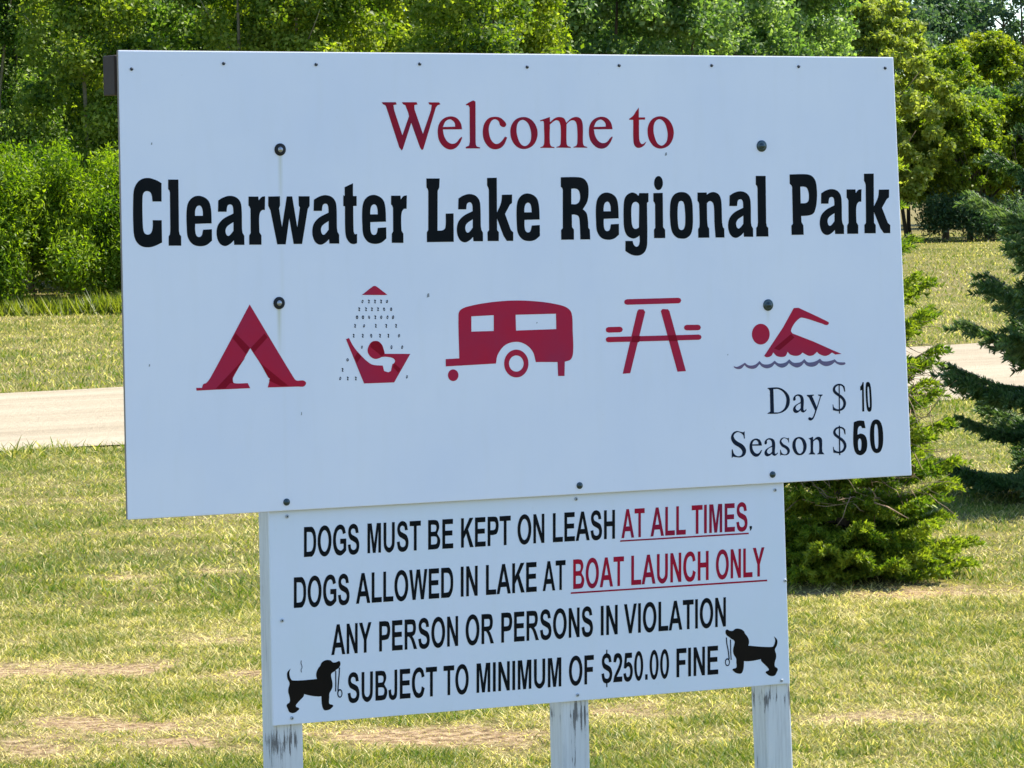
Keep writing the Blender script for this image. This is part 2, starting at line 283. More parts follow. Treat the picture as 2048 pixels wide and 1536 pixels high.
  ['11067,-3798~ 11072,-4027~ 11062,-4142~ 11039,-4208~ 10987,-4228~ 10932,-4204~ 10902,-4135~ 10881,-4019~ 10865,-3789~ 10860,-3561~ 10870,-3446~ 10893,-3379~ 10945,-3359~ 10999,-3383~ 11029,-3452~ 11051,-3568~', '10998,-3800~ 11003,-3959~ 11002,-4039~ 10996,-4085~ 10980,-4100~ 10963,-4084~ 10952,-4037~ 10943,-3956~ 10934,-3797~ 10928,-3638~ 10929,-3558~ 10936,-3511~ 10952,-3497~ 10969,-3513~ 10980,-3560~ 10988,-3641~'],
  ['10440,-4506 10584,-4469~ 10699,-4469~ 10799,-4485 10846,-4697 10725,-4692 10682,-4630~ 10610,-4651~ 10575,-4745~ 10567,-4873 10694,-4847~ 10837,-4926~ 10898,-5110~ 10875,-5326~ 10773,-5441~ 10643,-5476~ 10501,-5404~ 10431,-5232~ 10414,-4967~', '10641,-4989~ 10692,-5052~ 10695,-5221~ 10674,-5316~ 10636,-5338~ 10597,-5300~ 10581,-5167~ 10591,-5035~'],
  ['11457,-4962~ 11445,-5181~ 11403,-5327~ 11335,-5415~ 11231,-5442~ 11127,-5405~ 11057,-5310~ 11012,-5161~ 10995,-4940~ 11007,-4721~ 11049,-4576~ 11117,-4487~ 11220,-4460~ 11324,-4496~ 11394,-4591~ 11439,-4740~', '11286,-4959~ 11286,-5132~ 11277,-5236~ 11258,-5298~ 11226,-5318~ 11192,-5295~ 11171,-5231~ 11156,-5126~ 11148,-4952~ 11148,-4779~ 11157,-4675~ 11176,-4613~ 11208,-4593~ 11242,-4616~ 11263,-4680~ 11278,-4785~'],
 ],
 'tent_pictogram': [
  ['-8601,-543 -7361,-2527~ -7273,-2611~ -7075,-2619~ -6998,-2687~ -7061,-2776~ -7222,-2776 -8122,-2764 -8057,-2532~ -8091,-2466 -8608,-1701 -9118,-2459~ -9131,-2556~ -9086,-2612~ -8698,-2627 -8630,-2763 -9599,-2763 -10177,-2766 -10185,-2691 -10018,-2698 -9981,-2603~ -9893,-2574~ -9767,-2434~'],
 ],
 'tent_overlay': [
  ['-9107,-1426 -9023,-1293 -8625,-1691 -8735,-1859'],
  ['-8590,-1692 -8185,-1327 -8102,-1433 -8479,-1797 -8508,-1822'],
  ['-8754,-1939 -9135,-2433 -9125,-2604 -9216,-2607 -9353,-2741 -9627,-2736'],
  ['-8332,-2100 -8103,-2498 -8057,-2532 -8083,-2580 -7737,-2746 -7523,-2742'],
 ],
 'shower_pictogram': [
  ['-5294,-384 -4979,-174~ -4914,-151~ -4850,-172~ -4532,-399 -4597,-407'],
  ['-5793,-1556 -5701,-1530 -5619,-1687~ -5525,-1825~ -5379,-1984~ -5210,-2145~ -5020,-2268~ -4708,-2308 -4668,-2455 -4540,-2495 -4463,-2463 -4417,-2280 -4362,-2253~ -4339,-2186~ -4403,-2116~ -4585,-2075~ -4736,-2075 -4801,-2102~ -4931,-2120~ -5069,-2053~ -5152,-1915~ -5117,-1762~ -5008,-1650~ -4836,-1646~ -4719,-1747~ -4668,-1874~ -4638,-1991 -3870,-2022 -4372,-2776 -5276,-2770'],
 ],
 'shower_overlay': [
  ['-5071,-1793 -5052,-1703~ -4976,-1655~ -4836,-1656~ -4730,-1752~ -4676,-1874~ -4649,-1991 -4732,-2062 -4842,-1965'],
  ['-5459,-1920 -5348,-2040 -5479,-2208 -5547,-2059'],
  ['-4356,-2263 -4170,-2415 -4244,-2519 -4401,-2358'],
 ],
 'shower_drops': [
  ['-5254,-562~ -5267,-593~ -5288,-606~ -5305,-592~ -5307,-560~ -5294,-529~ -5273,-516~ -5256,-530~', '-5270,-560~ -5277,-577~ -5288,-576~ -5294,-559~ -5288,-543~ -5276,-543~'],
  ['-5115,-524~ -5082,-519~ -5059,-552~ -5081,-575~ -5063,-606~ -5093,-617~ -5112,-593~ -5094,-563~'],
  ['-4932,-529~ -4900,-524~ -4877,-557~ -4899,-580~ -4880,-611~ -4911,-622~ -4929,-598~ -4912,-568~'],
  ['-4750,-534~ -4717,-529~ -4694,-563~ -4716,-585~ -4698,-617~ -4728,-627~ -4747,-604~ -4729,-573~'],
  ['-4516,-583~ -4530,-614~ -4553,-626~ -4573,-613~ -4577,-582~ -4563,-551~ -4539,-539~ -4519,-552~', '-4536,-578~ -4542,-595~ -4554,-594~ -4560,-578~ -4553,-561~ -4541,-561~'],
  ['-5410,-723~ -5378,-718~ -5355,-752~ -5377,-774~ -5358,-806~ -5388,-816~ -5407,-793~ -5389,-762~'],
  ['-5207,-729~ -5174,-724~ -5151,-758~ -5173,-780~ -5155,-812~ -5185,-822~ -5204,-799~ -5186,-768~'],
  ['-5029,-734~ -4996,-730~ -4973,-763~ -4995,-786~ -4977,-817~ -5007,-828~ -5026,-804~ -5008,-774~'],
  ['-4846,-740~ -4814,-735~ -4791,-768~ -4813,-791~ -4794,-822~ -4824,-833~ -4843,-809~ -4825,-779~'],
  ['-4608,-789~ -4613,-823~ -4632,-836~ -4654,-822~ -4665,-788~ -4659,-754~ -4640,-741~ -4619,-755~', '-4623,-795~ -4629,-811~ -4641,-811~ -4647,-794~ -4640,-778~ -4629,-778~'],
  ['-4394,-796~ -4404,-830~ -4426,-843~ -4448,-828~ -4456,-794~ -4446,-760~ -4424,-746~ -4402,-761~', '-4415,-795~ -4421,-811~ -4433,-811~ -4438,-794~ -4432,-777~ -4420,-778~'],
  ['-5417,-981~ -5427,-1016~ -5451,-1030~ -5475,-1015~ -5485,-979~ -5475,-944~ -5451,-929~ -5427,-945~', '-5440,-987~ -5447,-1003~ -5458,-1003~ -5464,-986~ -5458,-969~ -5446,-970~'],
  ['-5240,-986~ -5251,-1022~ -5274,-1036~ -5298,-1020~ -5307,-984~ -5297,-949~ -5273,-935~ -5250,-951~', '-5262,-987~ -5268,-1004~ -5280,-1003~ -5286,-987~ -5280,-970~ -5268,-970~'],
  ['-5064,-992~ -5069,-1023~ -5086,-1035~ -5107,-1022~ -5119,-990~ -5114,-959~ -5097,-947~ -5076,-960~', '-5082,-984~ -5088,-1001~ -5100,-1000~ -5105,-984~ -5099,-967~ -5087,-967~'],
  ['-4932,-953~ -4900,-949~ -4877,-982~ -4899,-1005~ -4880,-1036~ -4910,-1047~ -4929,-1023~ -4911,-993~'],
  ['-4696,-1003~ -4708,-1035~ -4731,-1048~ -4751,-1034~ -4757,-1001~ -4745,-969~ -4722,-956~ -4702,-970~', '-4712,-998~ -4719,-1014~ -4730,-1014~ -4736,-997~ -4730,-981~ -4718,-981~'],
  ['-4512,-1009~ -4524,-1042~ -4545,-1056~ -4563,-1041~ -4567,-1007~ -4555,-974~ -4533,-960~ -4516,-975~', '-4528,-1012~ -4534,-1029~ -4546,-1028~ -4552,-1011~ -4545,-995~ -4534,-995~'],
  ['-4340,-1014~ -4356,-1050~ -4381,-1064~ -4400,-1048~ -4402,-1012~ -4385,-977~ -4361,-962~ -4342,-978~', '-4361,-1009~ -4367,-1026~ -4379,-1025~ -4385,-1009~ -4378,-992~ -4366,-992~'],
  ['-5540,-1166~ -5508,-1161~ -5485,-1195~ -5507,-1217~ -5488,-1248~ -5519,-1259~ -5537,-1235~ -5520,-1205~'],
  ['-5218,-1218~ -5232,-1249~ -5253,-1262~ -5271,-1248~ -5274,-1217~ -5261,-1186~ -5239,-1174~ -5221,-1187~', '-5234,-1211~ -5240,-1227~ -5252,-1227~ -5258,-1210~ -5252,-1194~ -5240,-1194~'],
  ['-4919,-1186~ -4887,-1181~ -4864,-1214~ -4886,-1237~ -4867,-1268~ -4897,-1279~ -4916,-1255~ -4899,-1225~'],
  ['-4607,-1195~ -4575,-1191~ -4552,-1224~ -4574,-1247~ -4555,-1278~ -4585,-1289~ -4604,-1265~ -4587,-1235~'],
  ['-4312,-1205~ -4279,-1200~ -4256,-1234~ -4278,-1256~ -4259,-1288~ -4290,-1298~ -4309,-1275~ -4291,-1244~'],
  ['-5588,-1430~ -5556,-1425~ -5533,-1459~ -5555,-1481~ -5536,-1513~ -5566,-1523~ -5585,-1499~ -5568,-1469~'],
  ['-5317,-1439~ -5285,-1434~ -5262,-1468~ -5283,-1490~ -5265,-1522~ -5295,-1532~ -5314,-1508~ -5296,-1478~'],
  ['-5009,-1492~ -5013,-1528~ -5032,-1543~ -5053,-1527~ -5065,-1490~ -5061,-1453~ -5042,-1439~ -5021,-1455~', '-5026,-1498~ -5032,-1514~ -5044,-1514~ -5049,-1497~ -5043,-1481~ -5031,-1481~'],
  ['-4800,-1456~ -4767,-1451~ -4744,-1485~ -4766,-1507~ -4748,-1539~ -4778,-1549~ -4797,-1526~ -4779,-1495~'],
  ['-4548,-1464~ -4515,-1460~ -4492,-1493~ -4514,-1516~ -4496,-1547~ -4526,-1558~ -4545,-1534~ -4527,-1504~'],
  ['-4173,-1519~ -4187,-1551~ -4209,-1564~ -4226,-1550~ -4229,-1517~ -4215,-1485~ -4193,-1473~ -4176,-1487~', '-4190,-1526~ -4196,-1542~ -4208,-1542~ -4214,-1525~ -4207,-1509~ -4195,-1509~'],
  ['-5296,-1791~ -5308,-1819~ -5328,-1831~ -5344,-1818~ -5347,-1789~ -5335,-1760~ -5315,-1749~ -5298,-1762~', '-5308,-1788~ -5315,-1805~ -5326,-1804~ -5332,-1787~ -5326,-1771~ -5314,-1771~'],
  ['-4407,-1821~ -4417,-1858~ -4437,-1872~ -4455,-1857~ -4461,-1820~ -4451,-1783~ -4431,-1768~ -4413,-1784~', '-4423,-1814~ -4429,-1831~ -4441,-1830~ -4447,-1813~ -4441,-1797~ -4429,-1797~'],
  ['-4084,-1833~ -4098,-1866~ -4120,-1880~ -4137,-1865~ -4139,-1831~ -4125,-1797~ -4103,-1783~ -4086,-1798~', '-4102,-1832~ -4108,-1848~ -4120,-1848~ -4126,-1831~ -4119,-1814~ -4107,-1815~'],
  ['-5721,-2117~ -5731,-2146~ -5756,-2157~ -5780,-2144~ -5789,-2114~ -5779,-2085~ -5755,-2074~ -5731,-2087~', '-5742,-2115~ -5749,-2131~ -5760,-2131~ -5766,-2114~ -5760,-2097~ -5748,-2098~'],
  ['-5937,-2336~ -5905,-2331~ -5882,-2365~ -5904,-2387~ -5885,-2419~ -5915,-2429~ -5934,-2405~ -5916,-2375~'],
  ['-5957,-2609~ -5972,-2640~ -5995,-2652~ -6011,-2638~ -6012,-2606~ -5997,-2575~ -5974,-2563~ -5958,-2577~', '-5973,-2604~ -5979,-2620~ -5991,-2620~ -5997,-2603~ -5990,-2587~ -5979,-2587~'],
  ['-5788,-2573~ -5756,-2568~ -5733,-2602~ -5755,-2624~ -5736,-2656~ -5766,-2666~ -5785,-2642~ -5767,-2612~'],
  ['-5547,-2582~ -5514,-2577~ -5492,-2611~ -5513,-2633~ -5495,-2665~ -5525,-2675~ -5544,-2651~ -5526,-2621~'],
  ['-3958,-2641~ -3970,-2671~ -3990,-2683~ -4007,-2670~ -4010,-2639~ -3998,-2608~ -3978,-2596~ -3961,-2610~', '-3973,-2636~ -3980,-2653~ -3991,-2652~ -3997,-2635~ -3991,-2619~ -3979,-2619~'],
 ],
 'trailer_pictogram': [
  ['-2794,-2202 -2376,-2197 -2381,-1018~ -2320,-880~ -2071,-787~ -1390,-695~ -661,-667~ 73,-713~ 671,-807~ 1017,-918~ 1153,-1085~ 1178,-1573~ 1182,-2142~ 1109,-2343~ 913,-2409 897,-2803 693,-2795 681,-2409 -2,-2384 -89,-2098~ -315,-1888~ -612,-1805~ -956,-1886~ -1188,-2140~ -1247,-2379 -2797,-2402', '-1985,-1062 -1292,-1051 -1299,-1484 -1993,-1478', '-612,-1060 657,-1070 659,-1495 -606,-1495'],
  ['-233,-2416~ -264,-2562~ -349,-2683~ -474,-2762~ -620,-2785~ -764,-2750~ -886,-2663~ -966,-2536~ -992,-2388~ -961,-2243~ -876,-2122~ -752,-2043~ -606,-2019~ -461,-2053~ -339,-2141~ -259,-2268~', '-384,-2410~ -417,-2520~ -502,-2598~ -617,-2624~ -731,-2590~ -813,-2506~ -841,-2394~ -809,-2284~ -724,-2206~ -609,-2180~ -495,-2214~ -413,-2298~'],
  ['-2411,-2656~ -2434,-2735~ -2494,-2792~ -2576,-2810~ -2656,-2785~ -2714,-2725~ -2734,-2644~ -2711,-2565~ -2651,-2509~ -2570,-2490~ -2489,-2515~ -2431,-2575~'],
 ],
 'picnic_table_pictogram': [
  ['2925,-889 2862,-866 2834,-811 2860,-756 2923,-733 4597,-740 4662,-763 4690,-819 4664,-874 4600,-897'],
  ['3251,-1087 3299,-1027 3455,-1032 3511,-1107 3001,-2805 2755,-2812'],
  ['4016,-1098 4074,-1042 4251,-1055 4298,-1106 4814,-2816 4535,-2822'],
  ['2319,-1647 2256,-1624 2229,-1569 2255,-1514 2317,-1492 2689,-1496 2753,-1519 2780,-1574 2754,-1629 2691,-1651'],
  ['4856,-1668 4792,-1644 4765,-1588 4792,-1533 4856,-1511 5232,-1519 5296,-1543 5323,-1599 5296,-1654 5232,-1676'],
 ],
 'picnic_bar': [
  ['2310,-1916 2250,-1894 2225,-1842 2249,-1790 2308,-1769 5250,-1797 5312,-1819 5339,-1872 5314,-1925 5253,-1946'],
 ],
 'picnic_overlay': [
  ['3089,-1767 3340,-1775 3299,-1946 3039,-1937'],
  ['4220,-1788 4493,-1788 4553,-1955 4275,-1950'],
 ],
 'swimmer_pictogram': [
  ['7609,-1865~ 7578,-1992~ 7494,-2093~ 7373,-2146~ 7241,-2141~ 7122,-2080~ 7041,-1974~ 7013,-1845~ 7045,-1718~ 7129,-1617~ 7249,-1564~ 7381,-1568~ 7500,-1629~ 7582,-1735~'],
  ['8431,-1143 8594,-1140 9589,-1571~ 9621,-1624~ 9541,-1668~ 9378,-1616 8706,-1426~ 8566,-1481~ 8425,-1613~ 8330,-1786~ 8375,-1866 9092,-2126 9766,-2405 10046,-2513 9835,-2526 9718,-2462 9601,-2529~ 9460,-2552~ 9274,-2486~ 9205,-2424 9087,-2511~ 8947,-2533~ 8785,-2469~ 8716,-2427 8622,-2494~ 8483,-2517~ 8298,-2471~ 8206,-2389 8136,-2504~ 7997,-2531~ 7836,-2494~ 7722,-2392 7652,-2487~ 7513,-2521~ 7422,-2479~ 7445,-2441 8054,-1699'],
 ],
 'swimmer_overlay': [
  ['8329,-1884 8443,-1986 7930,-2341 7746,-2275'],
 ],
 'wave_pictogram': [
  ['6389,-2734 6503,-2757~ 6640,-2712 6769,-2650 6869,-2720~ 7006,-2737~ 7143,-2703~ 7259,-2617 7350,-2699~ 7487,-2727~ 7649,-2702~ 7765,-2628 7879,-2703~ 8017,-2715~ 8156,-2681~ 8259,-2607 8387,-2702~ 8526,-2714~ 8666,-2692~ 8769,-2617 8875,-2708~ 9014,-2720~ 9178,-2687~ 9305,-2625 9388,-2695~ 9528,-2712~ 9669,-2697~ 9810,-2663 9903,-2737~ 10043,-2758~ 10161,-2762 10170,-2814~ 10019,-2836~ 9878,-2791~ 9809,-2742 9691,-2816~ 9526,-2850~ 9386,-2813~ 9271,-2742 9176,-2817~ 9013,-2850~ 8850,-2805~ 8758,-2723 8664,-2810~ 8524,-2852~ 8363,-2799~ 8248,-2716 8155,-2799~ 8016,-2837~ 7878,-2796~ 7764,-2714 7670,-2800~ 7509,-2837~ 7349,-2789~ 7258,-2707 7142,-2808~ 7004,-2834~ 6845,-2789~ 6754,-2716 6639,-2813~ 6502,-2816~ 6412,-2773~'],
 ],
 'dog_a': [
  ['-6116,-10233~ -6079,-10260~ -6070,-10323~ -6092,-10383~ -6127,-10423~ -6202,-10467~ -6244,-10501~ -6312,-10533~ -6354,-10585~ -6343,-10685~ -6318,-10798~ -6320,-10921~ -6356,-11005~ -6412,-11087~ -6421,-11210~ -6431,-11345~ -6397,-11385~ -6337,-11402~ -6306,-11435~ -6345,-11481~ -6414,-11525~ -6523,-11541~ -6590,-11517~ -6635,-11415~ -6651,-11290~ -6653,-11148 -6745,-11147~ -6907,-11122~ -7041,-11087~ -7162,-11050 -7184,-11112~ -7273,-11192~ -7355,-11265~ -7410,-11328~ -7404,-11372~ -7345,-11401~ -7318,-11440~ -7360,-11480~ -7428,-11523~ -7522,-11534~ -7609,-11496~ -7654,-11407~ -7686,-11318~ -7658,-11271~ -7604,-11245~ -7585,-11167~ -7600,-11067~ -7629,-10967~ -7623,-10857~ -7590,-10761~ -7592,-10700~ -7638,-10610~ -7659,-10498~ -7640,-10414~ -7545,-10329 -7583,-10418~ -7582,-10504~ -7550,-10605~ -7504,-10651~ -7222,-10673~ -6979,-10673~ -6776,-10670 -6795,-10589~ -6786,-10491~ -6730,-10384~ -6668,-10315~ -6639,-10255~ -6564,-10199~ -6455,-10180~ -6360,-10200~ -6307,-10249~ -6253,-10266~ -6185,-10258~'],
 ],
 'dog_a_leash': [
  ['-6230,-10490 -6234,-10681~ -6235,-10866~ -6247,-11050 -6214,-11054 -6202,-10869~ -6201,-10683~ -6197,-10492'],
  ['-6120,-10411 -6129,-10564~ -6151,-10760~ -6168,-10920~ -6174,-11043 -6139,-11047 -6133,-10924~ -6116,-10765~ -6094,-10569~ -6084,-10415'],
  ['-6025,-11120~ -6036,-11178~ -6066,-11219~ -6106,-11232~ -6145,-11213~ -6173,-11168~ -6182,-11107~ -6171,-11049~ -6141,-11008~ -6101,-10995~ -6062,-11014~ -6034,-11060~', '-6053,-11121~ -6063,-11169~ -6087,-11196~ -6115,-11194~ -6138,-11163~ -6146,-11114~ -6136,-11067~ -6112,-11039~ -6084,-11041~ -6061,-11073~'],
  ['-7241,-10136 -7249,-10211~ -7226,-10275~ -7222,-10333~ -7250,-10381~ -7240,-10457 -7222,-10457 -7231,-10384~ -7203,-10338~ -7207,-10272~ -7230,-10210~ -7222,-10139'],
 ],
 'dog_b': [
  ['6143,-10244~ 6101,-10264~ 6090,-10322~ 6111,-10382~ 6148,-10425~ 6228,-10477~ 6272,-10516~ 6346,-10556~ 6390,-10612~ 6373,-10704~ 6342,-10807~ 6341,-10924~ 6377,-11009~ 6435,-11095~ 6440,-11212~ 6446,-11341~ 6408,-11374~ 6342,-11380~ 6307,-11407~ 6348,-11457~ 6421,-11509~ 6540,-11542~ 6614,-11530~ 6668,-11440~ 6689,-11325~ 6696,-11190 6798,-11204~ 6976,-11205~ 7126,-11193~ 7261,-11177 7282,-11240~ 7378,-11329~ 7467,-11412~ 7526,-11482~ 7518,-11522~ 7450,-11540~ 7420,-11573~ 7464,-11618~ 7538,-11671~ 7643,-11696~ 7741,-11674~ 7795,-11596~ 7833,-11517~ 7804,-11467~ 7744,-11433~ 7726,-11355~ 7747,-11263~ 7782,-11171~ 7779,-11065~ 7746,-10968~ 7751,-10910~ 7805,-10831~ 7833,-10728~ 7815,-10644~ 7711,-10548 7751,-10639~ 7746,-10721~ 7708,-10813~ 7655,-10850~ 7340,-10827~ 7072,-10790~ 6848,-10756 6872,-10682~ 6866,-10587~ 6808,-10478~ 6742,-10403~ 6713,-10342~ 6632,-10278~ 6514,-10244~ 6410,-10248~ 6350,-10287~ 6290,-10295~ 6216,-10278~'],
 ],
 'dog_b_leash': [
  ['6100,-10473 6113,-10651~ 6153,-10838~ 6172,-10995~ 6182,-11100 6219,-11100 6208,-10994~ 6189,-10835~ 6149,-10650~ 6136,-10474'],
  ['6234,-10541 6238,-10711~ 6241,-10920~ 6252,-11124 6286,-11125 6275,-10922~ 6272,-10713~ 6268,-10542'],
  ['6224,-11187~ 6212,-11243~ 6181,-11283~ 6140,-11295~ 6099,-11277~ 6070,-11233~ 6059,-11174~ 6071,-11118~ 6102,-11078~ 6143,-11066~ 6184,-11084~ 6214,-11128~', '6193,-11188~ 6183,-11234~ 6156,-11260~ 6124,-11258~ 6099,-11227~ 6090,-11180~ 6100,-11135~ 6127,-11109~ 6159,-11111~ 6184,-11141~'],
 ],
 'underline': [
  ['2677,-7487 6908,-7518 6907,-7562 2665,-7529'],
  ['1073,-8845 7504,-8902 7515,-8951 1062,-8891'],
 ],
 'period': [
  ['6939,-7331 7018,-7336 7017,-7403 6977,-7459 6943,-7453 6960,-7410 6938,-7399'],
 ],
}
WORDS = [
 ('DOGS', 0, [(-7093, -7362), (-5446, -7374), (-5430, -6568), (-7077, -6557)]),
 ('MUST', 0, [(-5201, -7376), (-3584, -7387), (-3569, -6580), (-5186, -6570)]),
 ('BE', 0, [(-3360, -7389), (-2591, -7394), (-2576, -6587), (-3345, -6582)]),
 ('KEPT', 0, [(-2350, -7396), (-806, -7407), (-792, -6599), (-2335, -6588)]),
 ('ON', 0, [(-592, -7409), (254, -7415), (267, -6605), (-578, -6600)]),
 ('LEASH', 0, [(522, -7417), (2508, -7431), (2521, -6620), (535, -6607)]),
 ('AT', 1, [(2716, -7433), (3468, -7438), (3481, -6627), (2729, -6622)]),
 ('ALL', 1, [(3661, -7440), (4815, -7448), (4827, -6635), (3674, -6628)]),
 ('TIMES', 1, [(5010, -7449), (6869, -7463), (6880, -6649), (5022, -6637)]),
 ('DOGS', 0, [(-7419, -8712), (-5765, -8722), (-5749, -7899), (-7402, -7890)]),
 ('ALLOWED', 0, [(-5570, -8723), (-2615, -8740), (-2600, -7915), (-5554, -7900)]),
 ('IN', 0, [(-2384, -8742), (-1860, -8745), (-1845, -7919), (-2369, -7916)]),
 ('LAKE', 0, [(-1602, -8746), (-11, -8755), (4, -7929), (-1587, -7920)]),
 ('AT', 0, [(177, -8757), (902, -8761), (916, -7933), (191, -7930)]),
 ('BOAT', 1, [(1145, -8762), (2777, -8772), (2790, -7943), (1159, -7935)]),
 ('LAUNCH', 1, [(3013, -8773), (5551, -8788), (5563, -7958), (3026, -7944)]),
 ('ONLY', 1, [(5793, -8789), (7420, -8799), (7431, -7967), (5805, -7959)]),
 ('ANY', 0, [(-6336, -10058), (-5131, -10068), (-5115, -9247), (-6320, -9240)]),
 ('PERSON', 0, [(-4900, -10069), (-2489, -10088), (-2474, -9264), (-4885, -9249)]),
 ('OR', 0, [(-2258, -10090), (-1378, -10096), (-1363, -9270), (-2243, -9265)]),
 ('PERSONS', 0, [(-1149, -10098), (1757, -10120), (1770, -9289), (-1134, -9272)]),
 ('IN', 0, [(2007, -10122), (2553, -10126), (2566, -9294), (2020, -9291)]),
 ('VIOLATION', 0, [(2755, -10128), (6106, -10153), (6118, -9316), (2769, -9295)]),
 ('SUBJECT', 0, [(-5876, -11392), (-3165, -11417), (-3150, -10607), (-5860, -10584)]),
 ('TO', 0, [(-2965, -11419), (-2186, -11426), (-2171, -10615), (-2950, -10608)]),
 ('MINIMUM', 0, [(-1944, -11428), (723, -11453), (736, -10639), (-1929, -10617)]),
 ('OF', 0, [(965, -11455), (1762, -11463), (1775, -10648), (979, -10641)]),
 ('$250.00', 0, [(2007, -11465), (4208, -11486), (4221, -10669), (2020, -10650)]),
 ('FINE', 0, [(4448, -11488), (5832, -11501), (5844, -10682), (4460, -10671)]),
]

# ---------------------------------------------------------------- the park sign
SIGN_X, SIGN_Y, SIGN_RZ, BZ = 0.06654, 10.33166, R(28.211), 1.4874   # BZ: height of the board's middle

def contour(txt, steps=6):
    P = []
    for w in txt.split():
        s = w.endswith('~'); a, b = w.rstrip('~').split(',')
        P.append((float(a) * 1e-4, float(b) * 1e-4, s))
    n = len(P); out = []
    def tan(i, d):
        p = P[i]
        if p[2]:
            a, b = P[i - 1], P[(i + 1) % n]
            L = math.hypot(d[0], d[1]); t = (b[0] - a[0], b[1] - a[1]); m = math.hypot(*t) or 1
            return (t[0] / m * L, t[1] / m * L)
        return d
    for i in range(n):
        a, b = P[i], P[(i + 1) % n]; out.append((a[0], a[1]))
        if a[2] or b[2]:
            d = (b[0] - a[0], b[1] - a[1]); ta, tb = tan(i, d), tan((i + 1) % n, d)
            for k in range(1, steps):
                t = k / steps; h1 = 2*t**3 - 3*t*t + 1; h2 = t**3 - 2*t*t + t; h3 = -2*t**3 + 3*t*t; h4 = t**3 - t*t
                out.append((h1*a[0] + h2*ta[0] + h3*b[0] + h4*tb[0], h1*a[1] + h2*ta[1] + h3*b[1] + h4*tb[1]))
    return out

from mathutils.geometry import tessellate_polygon
def art_obj(name, layers, parent, zoff=BZ):
    """layers: (glyph list, y of the film, material). Vinyl films stuck on the board's face."""
    V, F, MI, mats = [], [], [], []
    for glyphs, y, m in layers:
        if m not in mats: mats.append(m)
        for gl in glyphs:
            cs = [[Vector((x, z, 0)) for x, z in (contour(c) if isinstance(c, str) else c)] for c in gl]
            tris = tessellate_polygon(cs); flat = [p for c in cs for p in c]; base = len(V)
            V += [(p.x, y, p.y + zoff) for p in flat]
            for t in tris:
                a, b, c = (flat[k] for k in t)
                cr = (b.x - a.x) * (c.y - a.y) - (b.y - a.y) * (c.x - a.x)
                if abs(cr) < 1e-12: continue
                F.append(tuple(base + k for k in (t if cr > 0 else t[::-1]))); MI.append(mats.index(m))
    o = mesh_obj(name, V, F, None, parent)
    for m in mats: o.data.materials.append(m)
    for p, i in zip(o.data.polygons, MI): p.material_index = i
    return o

def slab(corners, y0, y1, bevel):
    bm = bmesh.new()
    f = bm.faces.new([bm.verts.new((x, y0, z)) for x, z in corners])
    r = bmesh.ops.extrude_face_region(bm, geom=[f])
    for v in [g for g in r['geom'] if isinstance(g, bmesh.types.BMVert)]: v.co.y = y1
    bmesh.ops.recalc_face_normals(bm, faces=bm.faces[:])
    bmesh.ops.bevel(bm, geom=bm.edges[:], offset=bevel, segments=2, affect='EDGES', profile=0.6)
    return bm

def board_mat(name, drips, seed, base=(0.78, 0.80, 0.86), edge=None):
    t = NT(name); oc = t.coord(); sp = t.add("ShaderNodeSeparateXYZ"); t.con(oc, sp.inputs[0])
    n1 = t.noise(2.2 + seed, 4, oc); n2 = t.noise(60.0, 3, oc); n3 = t.noise(9.0, 5, t.mapping(oc, (3.0, 3.0, 0.5)))
    c = t.mix(t.math('MULTIPLY', t.ramp(n1, [(0.3, 0.0), (0.7, 1.0)]), 0.8), base, (0.70, 0.74, 0.84))
    c = t.mix(t.math('MULTIPLY', t.math('GREATER_THAN', n2, 0.72), 0.10), c, (0.5, 0.5, 0.47))
    c = t.mix(t.math('MULTIPLY', t.math('SUBTRACT', n3, 0.5, True), 0.35), c, (0.62, 0.63, 0.58))
    for x0, z0, ln, amt in drips:
        dx = t.math('ABSOLUTE', t.math('SUBTRACT', sp.outputs[0], x0))
        m = t.math('SUBTRACT', 1.0, t.math('DIVIDE', dx, 0.009), True)
        dz = t.math('DIVIDE', t.math('SUBTRACT', z0, sp.outputs[2]), ln)
        fall = t.math('MULTIPLY', t.math('SUBTRACT', 1.0, dz, True), t.math('GREATER_THAN', dz, 0.0))
        c = t.mix(t.math('MULTIPLY', t.math('MULTIPLY', m, fall), amt), c, (0.50, 0.49, 0.30))
    t.color(c); t.rough(0.42); t.spec(0.35)
    t.bump(t.noise(350.0, 2, oc), 0.05, 0.002)
    return t.m

def post_mat():
    t = NT("weathered_white_paint"); oc = t.coord(); sp = t.add("ShaderNodeSeparateXYZ"); t.con(oc, sp.inputs[0])
    g1 = t.noise(60.0, 6, t.mapping(oc, (1.6, 1.6, 0.08)), 0.75)
    g2 = t.noise(9.0, 4, t.mapping(oc, (1.5, 1.5, 0.35)))
    top = t.math('MULTIPLY', t.math('SUBTRACT', 1.0, t.math('DIVIDE', t.math('ABSOLUTE', t.math('SUBTRACT', sp.outputs[2], 0.255)), 0.06), True), 0.13)
    crack = t.math('GREATER_THAN', t.math('ADD', t.math('ADD', g1, t.math('MULTIPLY', t.math('SUBTRACT', g2, 0.5), 0.35)), top), 0.655)
    c = t.mix(t.math('MULTIPLY', g2, 0.6), (0.68, 0.69, 0.68), (0.50, 0.52, 0.52))
    c = t.mix(t.math('MULTIPLY', t.math('SUBTRACT', g1, 0.45, True), 2.2), c, (0.34, 0.34, 0.33))
    c = t.mix(crack, c, t.mix(t.noise(120.0, 3, t.mapping(oc, (1.5, 1.5, 0.2))), (0.03, 0.03, 0.035), (0.30, 0.29, 0.27)))
    t.color(c); t.rough(0.75); t.spec(0.2)
    t.bump(t.math('SUBTRACT', t.math('MULTIPLY', g1, 0.4), crack), 0.5, 0.003)
    return t.m

